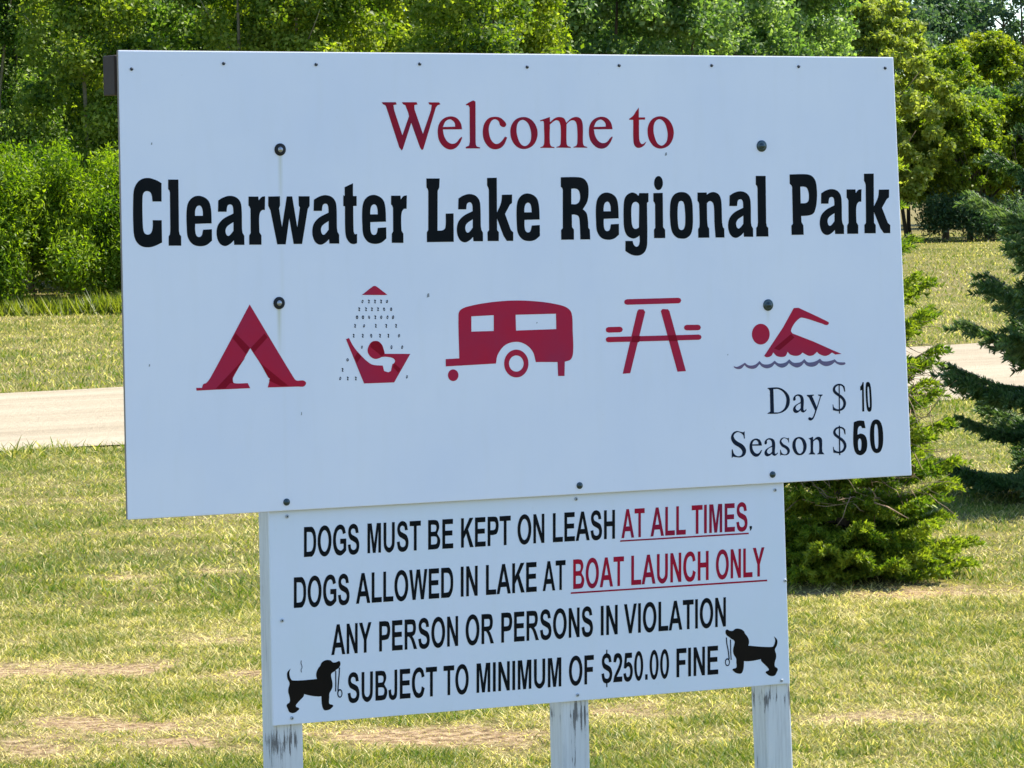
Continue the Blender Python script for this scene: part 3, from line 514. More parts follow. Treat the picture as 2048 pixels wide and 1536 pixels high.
def timber_mat():
    t = NT("brown_timber"); oc = t.coord()
    g = t.noise(22.0, 5, t.mapping(oc, (0.15, 1.0, 1.0)))
    t.color(t.mix(g, (0.014, 0.009, 0.005), (0.050, 0.030, 0.018))); t.rough(0.8); t.bump(g, 0.4, 0.004)
    return t.m

def vinyl(name, c, fade, rough=0.4):
    t = NT(name); oc = t.coord(); n = t.noise(7.0, 4, oc)
    t.color(t.mix(t.ramp(n, [(0.35, 0.0), (0.7, 1.0)]), c, fade)); t.rough(rough); t.spec(0.05)
    return t.m

V_BLACK = vinyl("black_vinyl", (0.003, 0.006, 0.008), (0.009, 0.009, 0.011))
V_NAVY = vinyl("blue_black_vinyl", (0.008, 0.017, 0.038), (0.012, 0.018, 0.032))
V_RED = vinyl("deep_red_vinyl", (0.36, 0.010, 0.022), (0.21, 0.015, 0.04))
V_ICON = vinyl("faded_red_vinyl", (0.45, 0.018, 0.046), (0.35, 0.026, 0.066))
V_DOUBLE = vinyl("doubled_red_vinyl", (0.27, 0.006, 0.018), (0.22, 0.006, 0.022))
V_WAVE = vinyl("faded_purple_vinyl", (0.20, 0.12, 0.19), (0.13, 0.13, 0.22))
V_NRED = vinyl("notice_red_vinyl", (0.38, 0.010, 0.030), (0.22, 0.014, 0.045))
V_DOG = vinyl("dog_black_vinyl", (0.008, 0.007, 0.006), (0.012, 0.009, 0.007))
M_POST = post_mat()
M_TIMBER = timber_mat()
M_RUBBER = plain("black_washer", (0.012, 0.012, 0.013), 0.6, 0.3)
M_STEEL = plain("dull_steel", (0.42, 0.43, 0.44), 0.38, 0.5, 0.85, 0.3)
M_DARKBOLT = plain("dark_zinc", (0.055, 0.08, 0.09), 0.3, 0.5, 0.8, 0.3)
M_SCREW = plain("blackened_screw", (0.035, 0.045, 0.06), 0.45, 0.4, 0.6)
M_PALESCREW = plain("painted_screw", (0.42, 0.44, 0.45), 0.5, 0.3)
M_SCUFF = plain("scuff_grey", (0.25, 0.27, 0.28), 0.7)

sign = tag(empty('park_sign', (SIGN_X, SIGN_Y, 0), SIGN_RZ), 'big white welcome board with a smaller dog rules notice, on three weathered white posts', 'sign')
bcorn = [(-1.2194, 0.616), (1.1949, 0.6027), (1.2453, -0.6156), (-1.2204, -0.6067)]
DR = [(-0.7632, BZ + 0.345, 0.20, 0.55), (-0.7745, BZ - 0.062, 0.15, 0.75), (0.7567, BZ - 0.112, 0.05, 0.35), (-0.7635, BZ + 0.1, 0.9, 0.08)]
M_BOARD = board_mat("white_sign_board", DR, 0.0)
board = bm_obj('welcome_board', slab([(x, z + BZ) for x, z in bcorn], 0.0, 0.012, 0.003), M_BOARD, sign)
M_EDGE = plain('raw_board_edge', (0.25, 0.225, 0.19), 0.8, 0.1, 0, 0.25)
board.data.materials.append(M_EDGE)
for p in board.data.polygons:
    if abs(p.normal.y) < 0.3: p.material_index = 1
M_NOTICE = board_mat("white_notice_board", [(-0.80, BZ - 0.61, 0.5, 0.0)], 1.1, (0.66, 0.725, 0.79))
ncorn = [(-0.8095, -0.595), (0.8099, -0.595), (0.8242, -1.1955), (-0.8082, -1.1836)]
notice = bm_obj('notice_board', slab([(x, z + BZ) for x, z in ncorn], 0.0128, 0.021, 0.002), M_NOTICE, sign)
bm = slab([(-1.222, BZ + 0.500), (1.195, BZ + 0.488), (1.195, BZ + 0.592), (-1.222, BZ + 0.604)], 0.0225, 0.1, 0.003)
bm_obj('backing_rail', bm, M_TIMBER, sign)
for xc0, lean in ((-0.7600, 0.0), (0.1270, -0.008), (0.8100, -0.036)):
    top = BZ + 0.484
    c = [(xc0 - 0.0435, -0.35), (xc0 + 0.0435, -0.35), (xc0 + 0.0435 + lean * (top + .35), top), (xc0 - 0.0435 + lean * (top + .35), top)]
    p = bm_obj('post', slab(c, 0.0225, 0.0975, 0.006), M_POST, sign)

YF = -0.0006
art_obj('welcome_lettering', [(ART['welcome_lettering'], YF, V_RED)], board)
art_obj('title_lettering', [(ART['title_lettering'], YF, V_BLACK)], board)
art_obj('price_lettering', [(ART['price_lettering'], YF, V_NAVY), (ART['price_bars'], YF - .0003, V_NAVY), (ART['price_digits'], YF, V_BLACK)], board)
art_obj('tent_pictogram', [(ART['tent_pictogram'], YF, V_ICON), (ART['tent_overlay'], YF - .0003, V_DOUBLE)], board)
art_obj('shower_pictogram', [(ART['shower_pictogram'], YF, V_ICON), (ART['shower_overlay'], YF - .0003, V_DOUBLE), (ART['shower_drops'], YF, V_NAVY)], board)
art_obj('trailer_pictogram', [(ART['trailer_pictogram'], YF, V_ICON)], board)
art_obj('picnic_table_pictogram', [(ART['picnic_table_pictogram'], YF, V_ICON), (ART['picnic_bar'], YF - .0003, V_ICON), (ART['picnic_overlay'], YF - .0006, V_DOUBLE)], board)
art_obj('swimmer_pictogram', [(ART['swimmer_pictogram'], YF, V_ICON), (ART['swimmer_overlay'], YF - .0003, V_DOUBLE), (ART['wave_pictogram'], YF, V_WAVE)], board)
YN = 0.0122
art_obj('dog_pictogram', [(ART['dog_a'], YN, V_DOG), (ART['dog_a_leash'], YN - .0002, V_NAVY)], notice)
art_obj('dog_pictogram', [(ART['dog_b'], YN, V_DOG), (ART['dog_b_leash'], YN - .0002, V_NAVY)], notice)
for x, z, w, h in ((-1.131, .373, .004, .007), (-1.150, -.205, .004, .007), (-.715, -.350, .003, .010), (.425, .330, .007, .010), (-.33, -.045, .008, .012), (.62, -.24, .003, .004), (.005, -.13, .004, .004)):
    art_obj('scuff_mark', [([[[(x - w / 2, z - h / 2), (x + w / 2, z - h / 3), (x + w / 2.5, z + h / 2), (x - w / 4, z + h / 3)]]], YF, M_SCUFF)], board)

SANS = {
 'D': ['0,0 0,100 38,100 62,98~ 82,80~ 88,50~ 82,21~ 62,2~ 38,0', '20,17 35,17 55,20~ 66,33~ 68,50~ 66,67~ 55,80~ 35,83 20,83'],
 'O': ['50,102~ 78,94~ 95,73~ 100,50~ 95,27~ 78,6~ 50,-2~ 22,6~ 5,27~ 0,50~ 5,73~ 22,94~', '50,86~ 70,76~ 79,50~ 70,24~ 50,14~ 30,24~ 21,50~ 30,76~'],
 'G': ['52,54 52,37 76,37 76,22 64,16~ 51,15~ 29,26~ 21,51~ 29,76~ 50,86~ 64,82~ 72,69 93,73 80,94~ 51,102~ 22,94~ 4,72~ 0,50~ 4,27~ 22,5~ 51,-2~ 75,3~ 96,14 96,54'],
 'S': ['0,32 20,34 26,19~ 43,14~ 58,18~ 63,28~ 57,37~ 40,43~ 14,53~ 3,73~ 12,93~ 40,102~ 69,93~ 79,71 58,70 53,82~ 40,86~ 27,83~ 23,75~ 29,67~ 48,61~ 73,51~ 84,29~ 74,7~ 43,-2~ 12,6~'],
 'M': ['0,0 0,100 30,100 48,32 66,100 96,100 96,0 77,0 77,79 58,0 38,0 19,79 19,0'],
 'U': ['0,100 20,100 20,45 22,24~ 40,15~ 57,24~ 60,45 60,100 80,100 80,45 74,14~ 40,-2~ 6,14~ 0,45'],
 'T': ['30,0 30,83 0,83 0,100 80,100 80,83 50,83 50,0'],
 'B': ['0,0 0,100 40,100 66,95~ 77,75~ 63,53 84,29~ 72,5~ 45,0', '20,60 38,60 52,62~ 57,72~ 53,81~ 38,84 20,84', '20,17 42,17 57,19~ 63,30~ 58,41~ 40,44 20,44'],
 'E': ['0,0 0,100 74,100 74,83 20,83 20,61 70,61 70,44 20,44 20,17 76,17 76,0'],
 'K': ['0,0 0,100 20,100 20,56 60,100 87,100 50,61 89,0 63,0 36,47 20,30 20,0'],
 'P': ['0,0 0,100 45,100 68,95~ 79,69~ 68,43~ 42,37 20,37 20,0', '20,54 38,54 53,57~ 58,69~ 54,80~ 38,83 20,83'],
 'N': ['0,0 0,100 20,100 61,33 61,100 80,100 80,0 59,0 19,65 19,0'],
 'L': ['0,0 0,100 20,100 20,17 72,17 72,0'],
 'A': ['0,0 39,100 60,100 101,0 79,0 70,23 30,23 21,0', '37,40 64,40 50,77'],
 'H': ['0,0 0,100 20,100 20,61 60,61 60,100 80,100 80,0 60,0 60,44 20,44 20,0'],
 'I': ['0,0 0,100 20,100 20,0'],
 'W': ['24,0 0,100 21,100 36,31 53,100 78,100 95,30 110,100 131,100 106,0 84,0 65,75 46,0'],
 'C': ['71,37 92,30 78,6~ 50,-2~ 22,5~ 4,27~ 0,50~ 4,73~ 22,94~ 51,102~ 78,93~ 91,70 70,66 64,81~ 50,86~ 29,76~ 21,50~ 29,25~ 50,14~ 64,20~'],
 'Y': ['35,0 35,42 0,100 24,100 46,61 68,100 91,100 55,42 55,0'],
 'R': ['0,0 0,100 45,100 72,95~ 82,72~ 74,51~ 56,43 68,32~ 90,0 66,0 50,27~ 32,42~ 20,42 20,0', '20,58 40,58 57,60~ 61,71~ 57,81~ 42,83 20,83'],
 'V': ['36,0 0,100 22,100 47,27 71,100 93,100 57,0'],
 'J': ['0,32 19,35 22,19~ 32,14~ 41,19~ 43,36 43,100 63,100 63,36 58,8~ 32,-2~ 6,8~'],
 'F': ['0,0 0,100 70,100 70,83 20,83 20,59 63,59 63,42 20,42 20,0'],
 '2': ['2,70 10,93~ 37,100~ 62,92~ 71,72~ 60,48~ 28,18 71,18 71,0 0,0 10,22~ 40,52~ 51,71~ 36,84~ 21,68'],
 '5': ['0,27 20,29 26,17~ 36,14~ 49,19~ 54,33~ 49,47~ 36,51~ 20,44 4,46 14,98 68,98 68,80 29,80 26,63 41,67~ 65,57~ 75,34~ 63,8~ 36,-2~ 10,6~'],
 '0': ['36,102~ 60,88~ 72,50~ 60,12~ 36,-2~ 12,12~ 0,50~ 12,88~', '36,86~ 48,74~ 52,50~ 48,26~ 36,14~ 24,26~ 20,50~ 24,74~'],
 '.': ['0,0 0,19 20,19 20,0'],
}
SIDE = {**{k: (9, 9) for k in 'DMUBEKPNLHIRF'}, **{k: (5.5, 5.5) for k in 'OGCS0'}, **{k: (1, 1) for k in 'AVYW'}, 'T': (2.5, 2.5), 'J': (3, 9), '2': (3, 4), '5': (4, 4), '.': (9, 9), '$': (4, 4)}
for k in 'DB': SIDE[k] = (9, 5)
SIDE['P'] = (9, 4); SIDE['L'] = (9, 2); SIDE['K'] = (9, 1); SIDE['R'] = (9, 2); SIDE['E'] = (9, 5); SIDE['F'] = (9, 3)
def word_outlines(txt):
    """letters of one word as lists of contours, letter height 100."""
    pen = 0; out = []
    for ch in txt:
        parts = [SANS['S'], ['37,101 37,114 46,114 46,101'], ['37,-15 37,-1 46,-1 46,-15']] if ch == '$' else [SANS[ch]]
        polys = [[[(a * 1e4, b * 1e4) for a, b in contour(c, 5)] for c in p] for p in parts]
        pen += SIDE[ch][0]
        w = max(a for p in polys for c in p for a, b in c)
        out += [[[(a + pen, b) for a, b in c] for c in p] for p in polys]
        pen += w + SIDE[ch][1]
    x0 = min(a for p in out for c in p for a, b in c); x1 = max(a for p in out for c in p for a, b in c)
    return [[[((a - x0) / (x1 - x0), b / 100) for a, b in c] for c in p] for p in out]
lines = {}
ln = 0; last = 1e9
for txt, colr, q in WORDS:
    if q[0][0] < last: ln += 1
    last = q[0][0]
    for p in word_outlines(txt):
        cs = []
        for c in p:
            cc = []
            for s, t in c:
                bx = q[0][0] + (q[1][0] - q[0][0]) * s; bz = q[0][1] + (q[1][1] - q[0][1]) * s
                tx = q[3][0] + (q[2][0] - q[3][0]) * s; tz = q[3][1] + (q[2][1] - q[3][1]) * s
                cc.append(((bx + (tx - bx) * t) * 1e-4, (bz + (tz - bz) * t) * 1e-4))
            cs.append(cc)
        lines.setdefault((ln, colr), []).append(cs)
for (ln, colr), gl in lines.items():
    extra = [([ART['underline'][ln - 1]], YN, V_NRED)] if colr else []
    if colr and ln == 1: extra.append((ART['period'], YN, V_BLACK))
    art_obj('warning_lettering' if colr else 'rules_lettering', [(gl, YN, V_NRED if colr else V_BLACK)] + extra, notice)

def fastener(name, x, z, y, parent, r_w, r_h, h, mw, mh):
    bm = bmesh.new()
    prof = [(r_w, 0), (r_w, 0.0018), (r_w * 0.9, 0.003), (r_h * 1.05, 0.0032)]
    dome = [(r_h * math.cos(a), 0.0032 + h * math.sin(a)) for a in (0, .4, .8, 1.15, 1.5)]
    pr = prof + dome; n = 18; rings = []
    for rr, d in pr: rings.append([bm.verts.new((x + rr * math.cos(2*math.pi*k/n), y - d, z + rr * math.sin(2*math.pi*k/n))) for k in range(n)])
    for i in range(len(rings) - 1):
        for k in range(n):
            f = bm.faces.new((rings[i][k], rings[i][(k+1) % n], rings[i+1][(k+1) % n], rings[i+1][k]))
            f.material_index = 0 if i < len(prof) - 1 else 1; f.smooth = True
    f = bm.faces.new(rings[-1]); f.material_index = 1
    bmesh.ops.recalc_face_normals(bm, faces=bm.faces[:])
    o = bm_obj(name, bm, mw, parent); o.data.materials.append(mh); return o
for x, z in ((-0.7632, 0.3541), (-0.7745, -0.0531)): fastener('bolt', x, z + BZ, -0.0002, board, 0.0165, 0.0068, 0.006, M_RUBBER, M_STEEL)
for x, z in ((0.7412, 0.3496), (0.7567, -0.1031)): fastener('bolt', x, z + BZ, -0.0002, board, 0.0165, 0.0095, 0.009, M_DARKBOLT, M_DARKBOLT)
for x, z in ((-0.7635, -0.5844), (0.1325, -0.5869), (0.7652, -0.5883)): fastener('bolt', x, z + BZ, -0.0002, board, 0.0095, 0.006, 0.005, M_DARKBOLT, M_DARKBOLT)
for x, z in ((-1.1828, 0.5669), (-0.9219, 0.5815), (-0.6532, 0.5791), (-0.3441, 0.5808), (-0.0136, 0.5729), (0.2776, 0.5773), (0.5784, 0.5776), (0.8687, 0.575), (1.1649, 0.5709)):
    fastener('screw', x, z + BZ, -0.0002, board, 0.0044, 0.002, 0.002, M_SCREW, M_SCREW)
for x, z in ((-0.757, -0.6244), (0.1277, -0.6251), (0.7809, -0.6344), (-0.7774, -0.9023), (0.8112, -0.8968), (-0.7534, -1.1665), (0.1234, -1.1736), (0.7955, -1.1846)):
    fastener('screw', x, z + BZ, 0.0126, notice, 0.005, 0.0022, 0.002, M_PALESCREW, M_DARKBOLT)

# ---------------------------------------------------------------- ground and road
def road_near(x): return 26.85 + 0.585 * x
def road_far(x): return 34.95 + 0.735 * x

def worn(x, y):
    """bare and scuffed spots of the lawn"""
    wob = np.clip(0.3 + 2.4 * (0.5 * vnoise(x, y, 0.18, 61, 2) + 0.5 * vnoise(x, y, 0.055, 63, 2) - 0.22), 0, 1.4)
    def spot(cx, cy, sx, sy): return np.exp(-(((x - cx) / sx) ** 2 + ((y - cy) / sy) ** 2))
    w = 1.3 * np.exp(-((y - 13.50 - 0.10 * (x + 1.9) - 0.06 * np.sin(x * 6)) / 0.22) ** 2) * np.clip((-1.18 - x) * 5, 0, 1)
    w = w + 1.0 * spot(-1.35, 12.15, .36, .24) + .7 * spot(-1.5, 11.6, .35, .25) + .7 * spot(-1.72, 16.8, .22, .28) + .75 * spot(-1.38, 16.9, .13, .22) + .6 * spot(-1.0, 11.7, .25, .3)
    w = w + 1.0 * spot(-.33, 11.75, .45, .24) + .7 * spot(.30, 12.3, .3, .2) + .75 * spot(-.92, 13.3, .22, .16) + .8 * spot(1.75, 15.6, .5, .3) + .6 * spot(1.1, 12.0, .2, .18) + .5 * spot(-1.2, 14.3, .3, .2)
    return np.clip(w * wob, 0, 1)

def dryness(x, y):
    n = 0.28 * vnoise(x, y, 1.1, 3, 3) + 0.36 * vnoise(x, y, 0.30, 11, 3) + 0.36 * vnoise(x, y, 0.09, 13, 2)
    return np.clip((n - 0.39) * 2.2 + worn(x, y) * 0.8, 0, 1)

gx = np.concatenate([[-900, -300, -120, -60, -30, -16], np.arange(-9, -3, .3), np.arange(-3, 3, .05), np.arange(3, 9.01, 0.3), [16, 30, 60, 120, 300, 900]])
gy = np.concatenate([[-900, -300, -100, -30, -5, 4], np.arange(9, 18, 0.06), np.arange(18, 24, 0.12), np.arange(24, 60, 0.4), [64, 70, 80, 95, 120, 180, 300, 600, 1600]])
GX, GY = np.meshgrid(gx, gy)
def swell(x, y): return np.where((y > 9) & (y < 23) & (abs(x) < 9), (vnoise(x, y, 0.6, 5, 2) - 0.5) * 0.04, 0.0)
GZ = swell(GX, GY)
nx_, ny_ = len(gx), len(gy)
me = bpy.data.meshes.new('ground')
gv = np.stack([GX, GY, GZ], -1).reshape(-1, 3)
idx = np.arange(nx_ * ny_).reshape(ny_, nx_)
gf = np.stack([idx[:-1, :-1], idx[:-1, 1:], idx[1:, 1:], idx[1:, :-1]], -1).reshape(-1, 4)
me.from_pydata(gv.tolist(), [], gf.tolist())
a = me.attributes.new('dry', 'FLOAT', 'POINT'); a.data.foreach_set('value', dryness(GX, GY).astype(np.float32).ravel())
a = me.attributes.new('worn', 'FLOAT', 'POINT'); a.data.foreach_set('value', worn(GX, GY).astype(np.float32).ravel())
for p in me.polygons: p.use_smooth = True
t = NT("lawn_soil"); geo = t.add("ShaderNodeNewGeometry"); at = t.add("ShaderNodeAttribute", attribute_name='dry'); aw = t.add("ShaderNodeAttribute", attribute_name='worn')
n1 = t.noise(26.0, 6, geo.outputs[0], 0.75); n2 = t.noise(0.5, 4, t.mapping(geo.outputs[0], (0.35, 1.0, 1.0))); n3 = t.noise(60, 4, geo.outputs[0], 0.7)
gcol = t.ramp(n2, [(0.3, (0.085, 0.095, 0.014)), (0.5, (0.15, 0.14, 0.026)), (0.7, (0.25, 0.21, 0.055))])  # turf colour darkened to hold the shade between the blades
soil = t.ramp(n1, [(0.34, (0.06, 0.045, 0.017)), (0.5, (0.21, 0.16, 0.07)), (0.66, (0.40, 0.31, 0.16))])
dirt = t.ramp(n1, [(0.36, (0.06, 0.035, 0.018)), (0.48, (0.30, 0.185, 0.095)), (0.62, (0.54, 0.39, 0.235))])
soil = t.mix(aw.outputs[2], soil, dirt)
f = t.math('MULTIPLY', at.outputs[2], 1.2, True)
c = t.mix(f, gcol, soil); c = t.mix(t.math('MULTIPLY', n3, 0.5), c, (0.06, 0.055, 0.02), 'MIX')
t.color(c); t.rough(0.95); t.spec(0.1); t.bump(t.math('ADD', n1, n3), 0.6, 0.03)
me.materials.append(t.m)
tag(link(bpy.data.objects.new('ground', me)), kind='structure')

t = NT("pale_gravel"); geo = t.add("ShaderNodeNewGeometry")
mp = t.add("ShaderNodeMapping"); mp.inputs["Rotation"].default_value = (0, 0, -0.58); mp.inputs["Scale"].default_value = (1, 1, 1); t.con(geo.outputs[0], mp.inputs["Vector"])
n1 = t.noise(16, 6, mp.outputs[0], 0.75); n2 = t.noise(1.1, 5, t.mapping(mp.outputs[0], (0.06, 1.0, 1.0)), 0.65); n3 = t.noise(5, 4, t.mapping(mp.outputs[0], (0.35, 1.0, 1.0)))
c = t.ramp(n2, [(0.3, (0.29, 0.235, 0.155)), (0.5, (0.36, 0.30, 0.205)), (0.68, (0.42, 0.355, 0.25))])
c = t.mix(t.math('MULTIPLY', t.math('SUBTRACT', n1, 0.52, True), 2.2), c, (0.17, 0.13, 0.09))
c = t.mix(t.math('MULTIPLY', t.math('GREATER_THAN', n3, 0.64), 0.22), c, (0.22, 0.17, 0.115))
t.color(c); t.rough(0.95); t.spec(0.1); t.bump(n1, 0.8, 0.04)
rv, rf = [], []
xs = np.linspace(-55, 55, 440)
for i, x in enumerate(xs):
    e0 = float(vnoise(x, 3.0, 0.6, 21, 3) - 0.5) * 0.6; e1 = float(vnoise(x, 9.0, 0.9, 23, 3) - 0.5) * 0.4
    rv += [(x, road_near(x) + e0, 0.012), (x, road_far(x) + e1, 0.012)]
    if i: rf.append((2*i - 2, 2*i, 2*i + 1, 2*i - 1))
tag(mesh_obj('gravel_road', rv, rf, t.m), kind='structure')

# ---------------------------------------------------------------- grass (uncountable)
def blades(n, xf, yr, hgt, wid, lean, seed, keep=None):
    rg = np.random.default_rng(seed)
    y = rg.uniform(yr[0], yr[1], n); x = rg.uniform(-1, 1, n) * (xf * y + 1.6)
    d = dryness(x, y)
    ok = np.ones(n, bool)
    if keep is not None: ok &= keep(x, y, d, rg)
    ok &= ~((y > road_near(x) + 0.10 + 0.9 * (vnoise(x, y, 0.35, 31, 3) - 0.5)) & (y < road_far(x) + 0.15))
    x, y, d = x[ok], y[ok], d[ok]; n = len(x)
    clump = vnoise(x, y, 0.22, 41, 2)
    h = hgt * rg.uniform(0.45, 1.25, n) * (0.55 + 0.9 * clump) * (1 - 0.45 * d)
    w = wid * rg.uniform(0.6, 1.3, n)
    az = rg.uniform(0, 2 * np.pi, n); az2 = rg.uniform(0, 2 * np.pi, n)
    ln = np.clip(rg.normal(lean, 0.25, n) + 0.45 * d, 0.05, 1.6)
    dx, dy = np.cos(az) * np.sin(ln), np.sin(az) * np.sin(ln); dz = np.cos(ln)
    wx, wy = np.cos(az2) * w / 2, np.sin(az2) * w / 2
    z0 = swell(x, y) - 0.003
    b0 = np.stack([x - wx, y - wy, z0], -1); b1 = np.stack([x + wx, y + wy, z0], -1)
    mx, my, mz = x + dx * h * .5, y + dy * h * .5, z0 + dz * h * .62
    m0 = np.stack([mx - wx * .8, my - wy * .8, mz], -1); m1 = np.stack([mx + wx * .8, my + wy * .8, mz], -1)
    tx, ty, tz = x + dx * h * 1.05, y + dy * h * 1.05, z0 + np.maximum(dz * h * .98, 0.006)
    s = 0.12
    t0 = np.stack([tx - wx * s, ty - wy * s, tz], -1); t1 = np.stack([tx + wx * s, ty + wy * s, tz], -1)
    V = np.stack([b0, b1, m1, m0, m0, m1, t1, t0], 1).reshape(-1, 3)
    tone = np.clip(d * 0.85 + rg.normal(0.12, 0.32, n), 0, 1)
    return V, np.repeat(tone, 8)
parts = [
    blades(520000, 0.150, (10.3, 15.5), 0.040, 0.0040, 0.9, 1, lambda x, y, d, r: r.random(len(x)) > d * 0.12 + worn(x, y) * 0.9),
    blades(400000, 0.150, (15.5, 30.5), 0.044, 0.0056, 0.9, 2, lambda x, y, d, r: r.random(len(x)) > d * 0.1),
    blades(110000, 0.155, (27.0, 53.0), 0.06, 0.012, 0.7, 3),
    blades(70000, 0.165, (53.0, 110.0), 0.07, 0.022, 0.7, 4),
    # dead straw lying on the worn spots
    blades(500000, 0.150, (10.3, 17.5), 0.050, 0.0034, 1.35, 8, lambda x, y, d, r: worn(x, y) * 0.55 > r.random(len(x))),
    # ragged weeds along the near road edge
    blades(90000, 0.150, (23.5, 30.5), 0.11, 0.010, 0.75, 5, lambda x, y, d, r: (abs(y - road_near(x) + 0.40) < 0.6 * r.random(len(x))) & (vnoise(x, y, 0.5, 51, 2) > 0.52)),
]
gme = np_mesh('grass', np.concatenate([p[0] for p in parts]), 4, {'tone': np.concatenate([p[1] for p in parts])})
t = NT("grass_blades"); at = t.add("ShaderNodeAttribute", attribute_name='tone')
c = t.ramp(at.outputs[2], [(0.0, (0.10, 0.16, 0.012)), (0.22, (0.205, 0.21, 0.030)), (0.5, (0.38, 0.325, 0.10)), (1.0, (0.85, 0.70, 0.32))])
t.color(c); t.rough(0.55); t.spec(0.3)
tr = t.add("ShaderNodeBsdfTranslucent"); t.con(t.mix(1.0, c, (1.2, 1.3, 0.6), 'MULTIPLY'), tr.inputs[0])
ms = t.add("ShaderNodeMixShader"); ms.inputs[0].default_value = 0.4
t.con(t.b.outputs[0], ms.inputs[1]); t.con(tr.outputs[0], ms.inputs[2]); t.con(ms.outputs[0], t.out.inputs[0])
gme.materials.append(t.m)
tag(link(bpy.data.objects.new('grass', gme)), kind='stuff')

# ---------------------------------------------------------------- leaves
def leaf_quads(P, N, size, aspect, rg, droop=0.0):
    """one rhombic leaf per point, facing N."""
    n = len(P)
    N = N / np.linalg.norm(N, axis=1)[:, None]
    A = rg.normal(size=(n, 3)); A[:, 2] -= droop
    A -= (A * N).sum(1)[:, None] * N; A /= np.linalg.norm(A, axis=1)[:, None] + 1e-9
    B = np.cross(N, A)
    s = size * rg.uniform(0.6, 1.35, n)[:, None]; w = s * aspect
    tip = P + A * s; l = P + A * s * 0.45 + B * w * .5 + N * s * .08; r = P + A * s * 0.45 - B * w * .5 + N * s * .08
    return np.stack([P, r, tip, l], 1).reshape(-1, 3)

def clumped(clumps, n, rg, shell=0.55):
    """points and outward normals over a list of (x, y, z, rx, rz) clumps."""
    C = np.array(clumps, float); wgt = C[:, 3] ** 2; wgt /= wgt.sum()
    k = rg.choice(len(C), n, p=wgt)
    d = rg.normal(size=(n, 3)); d /= np.linalg.norm(d, axis=1)[:, None]
    rr = shell + (1 - shell) * rg.random(n) ** 0.6
    rr *= 1 + 0.12 * rg.normal(size=n)
    P = C[k, :3] + d * rr[:, None] * np.stack([C[k, 3], C[k, 3], C[k, 4]], -1)
    N = d * 0.8 + rg.normal(size=(n, 3)) * 1.0 + np.array([0, 0, 0.35])
    return P, N

M_FOREST = foliage("forest_leaf", (0.008, 0.032, 0.006), (0.050, 0.105, 0.013), (0.25, 0.32, 0.09), 0.45, (1.0, 1.15, 0.35), 0.9)
M_FORESTY = foliage("yellower_leaf", (0.018, 0.052, 0.007), (0.115, 0.175, 0.016), (0.30, 0.34, 0.055), 0.48, (1.02, 1.1, 0.25), 0.9)  # yellower green than the forest leaf
M_GREYLEAF = foliage("grey_green_leaf", (0.025, 0.065, 0.02), (0.11, 0.18, 0.05), (0.27, 0.34, 0.13), 0.46, (1.0, 1.15, 0.4), 0.8)
M_HEDGE = foliage("hedge_leaf", (0.026, 0.070, 0.006), (0.115, 0.185, 0.011), (0.23, 0.29, 0.024), 0.5, (1.0, 1.12, 0.2), 1.1)
M_YELLOW = foliage("yellow_green_leaf", (0.08, 0.11, 0.015), (0.20, 0.245, 0.04), (0.36, 0.38, 0.11), 0.46, (1.0, 1.08, 0.35), 0.8)
M_LIME = foliage("lime_leaf", (0.055, 0.10, 0.008), (0.15, 0.20, 0.015), (0.28, 0.30, 0.04), 0.48, (1.05, 1.1, 0.25), 0.8)
M_BLUELEAF = foliage("blue_green_leaf", (0.018, 0.048, 0.020), (0.055, 0.105, 0.048), (0.14, 0.20, 0.10), 0.38, (1.0, 1.1, 0.5), 0.5)
M_DEAD = plain("dead_twig", (0.27, 0.19, 0.12), .9, .1, 0, .4)
M_BARK = plain("grey_brown_bark", (0.11, 0.085, 0.06), 0.9, 0.1, 0, 0.4)
M_PALEBARK = plain("pale_bark", (0.27, 0.22, 0.14), 0.9, 0.1, 0, 0.35)

def tree_trunk(h, r, rg, limbs=7, spread=1.2, stems=1):
    paths = []
    for s in range(stems):
        ox = rg.uniform(-.35, .35) * (stems > 1); tl = rg.uniform(-.18, .18) * (1.5 if stems > 1 else .6)
        pts = [(ox + tl * z * (0.3 + z / h) , rg.normal(0, .04) + rg.uniform(-.1, .1) * (stems > 1), z) for z in np.linspace(-0.15, h * .85, 7)]
        paths.append((pts, [r * (1 - .75 * i / 6) / (stems ** .4) for i in range(7)]))
        for k in range(limbs):
            i = rg.integers(2, 6); p = Vector(pts[i]); a = rg.uniform(0, 6.28); L = spread * rg.uniform(.6, 1.1)
            q = [p + Vector((math.cos(a) * L * u, math.sin(a) * L * u, L * (.75 * u + .25 * u * u))) for u in (0, .35, .7, 1)]
            paths.append(([tuple(v) for v in q], [r * .35, r * .25, r * .15, r * .05]))
    return tubes(paths, 6)

def crown_mesh(name, clumps, n, size, aspect, mat, rg, shell=.55, droop=.3):
    P, N = clumped(clumps, n, rg, shell)
    me = np_mesh(name, leaf_quads(P, N, size, aspect, rg, droop), 4)
    me.materials.append(mat); return me

def tall_clumps(h, r, z0, n, rg, taper=.5, cr=(.35, .8)):
    out = []
    for _ in range(n):
        z = rg.uniform(z0, h); q = r * (1 - taper * max(0, (z - z0) / (h - z0)) ** 1.5); a = rg.uniform(0, 6.28); d = q * math.sqrt(rg.random())
        s = rg.uniform(*cr); out.append((d * math.cos(a), d * math.sin(a), z, s, s * rg.uniform(.6, .95)))
    return out

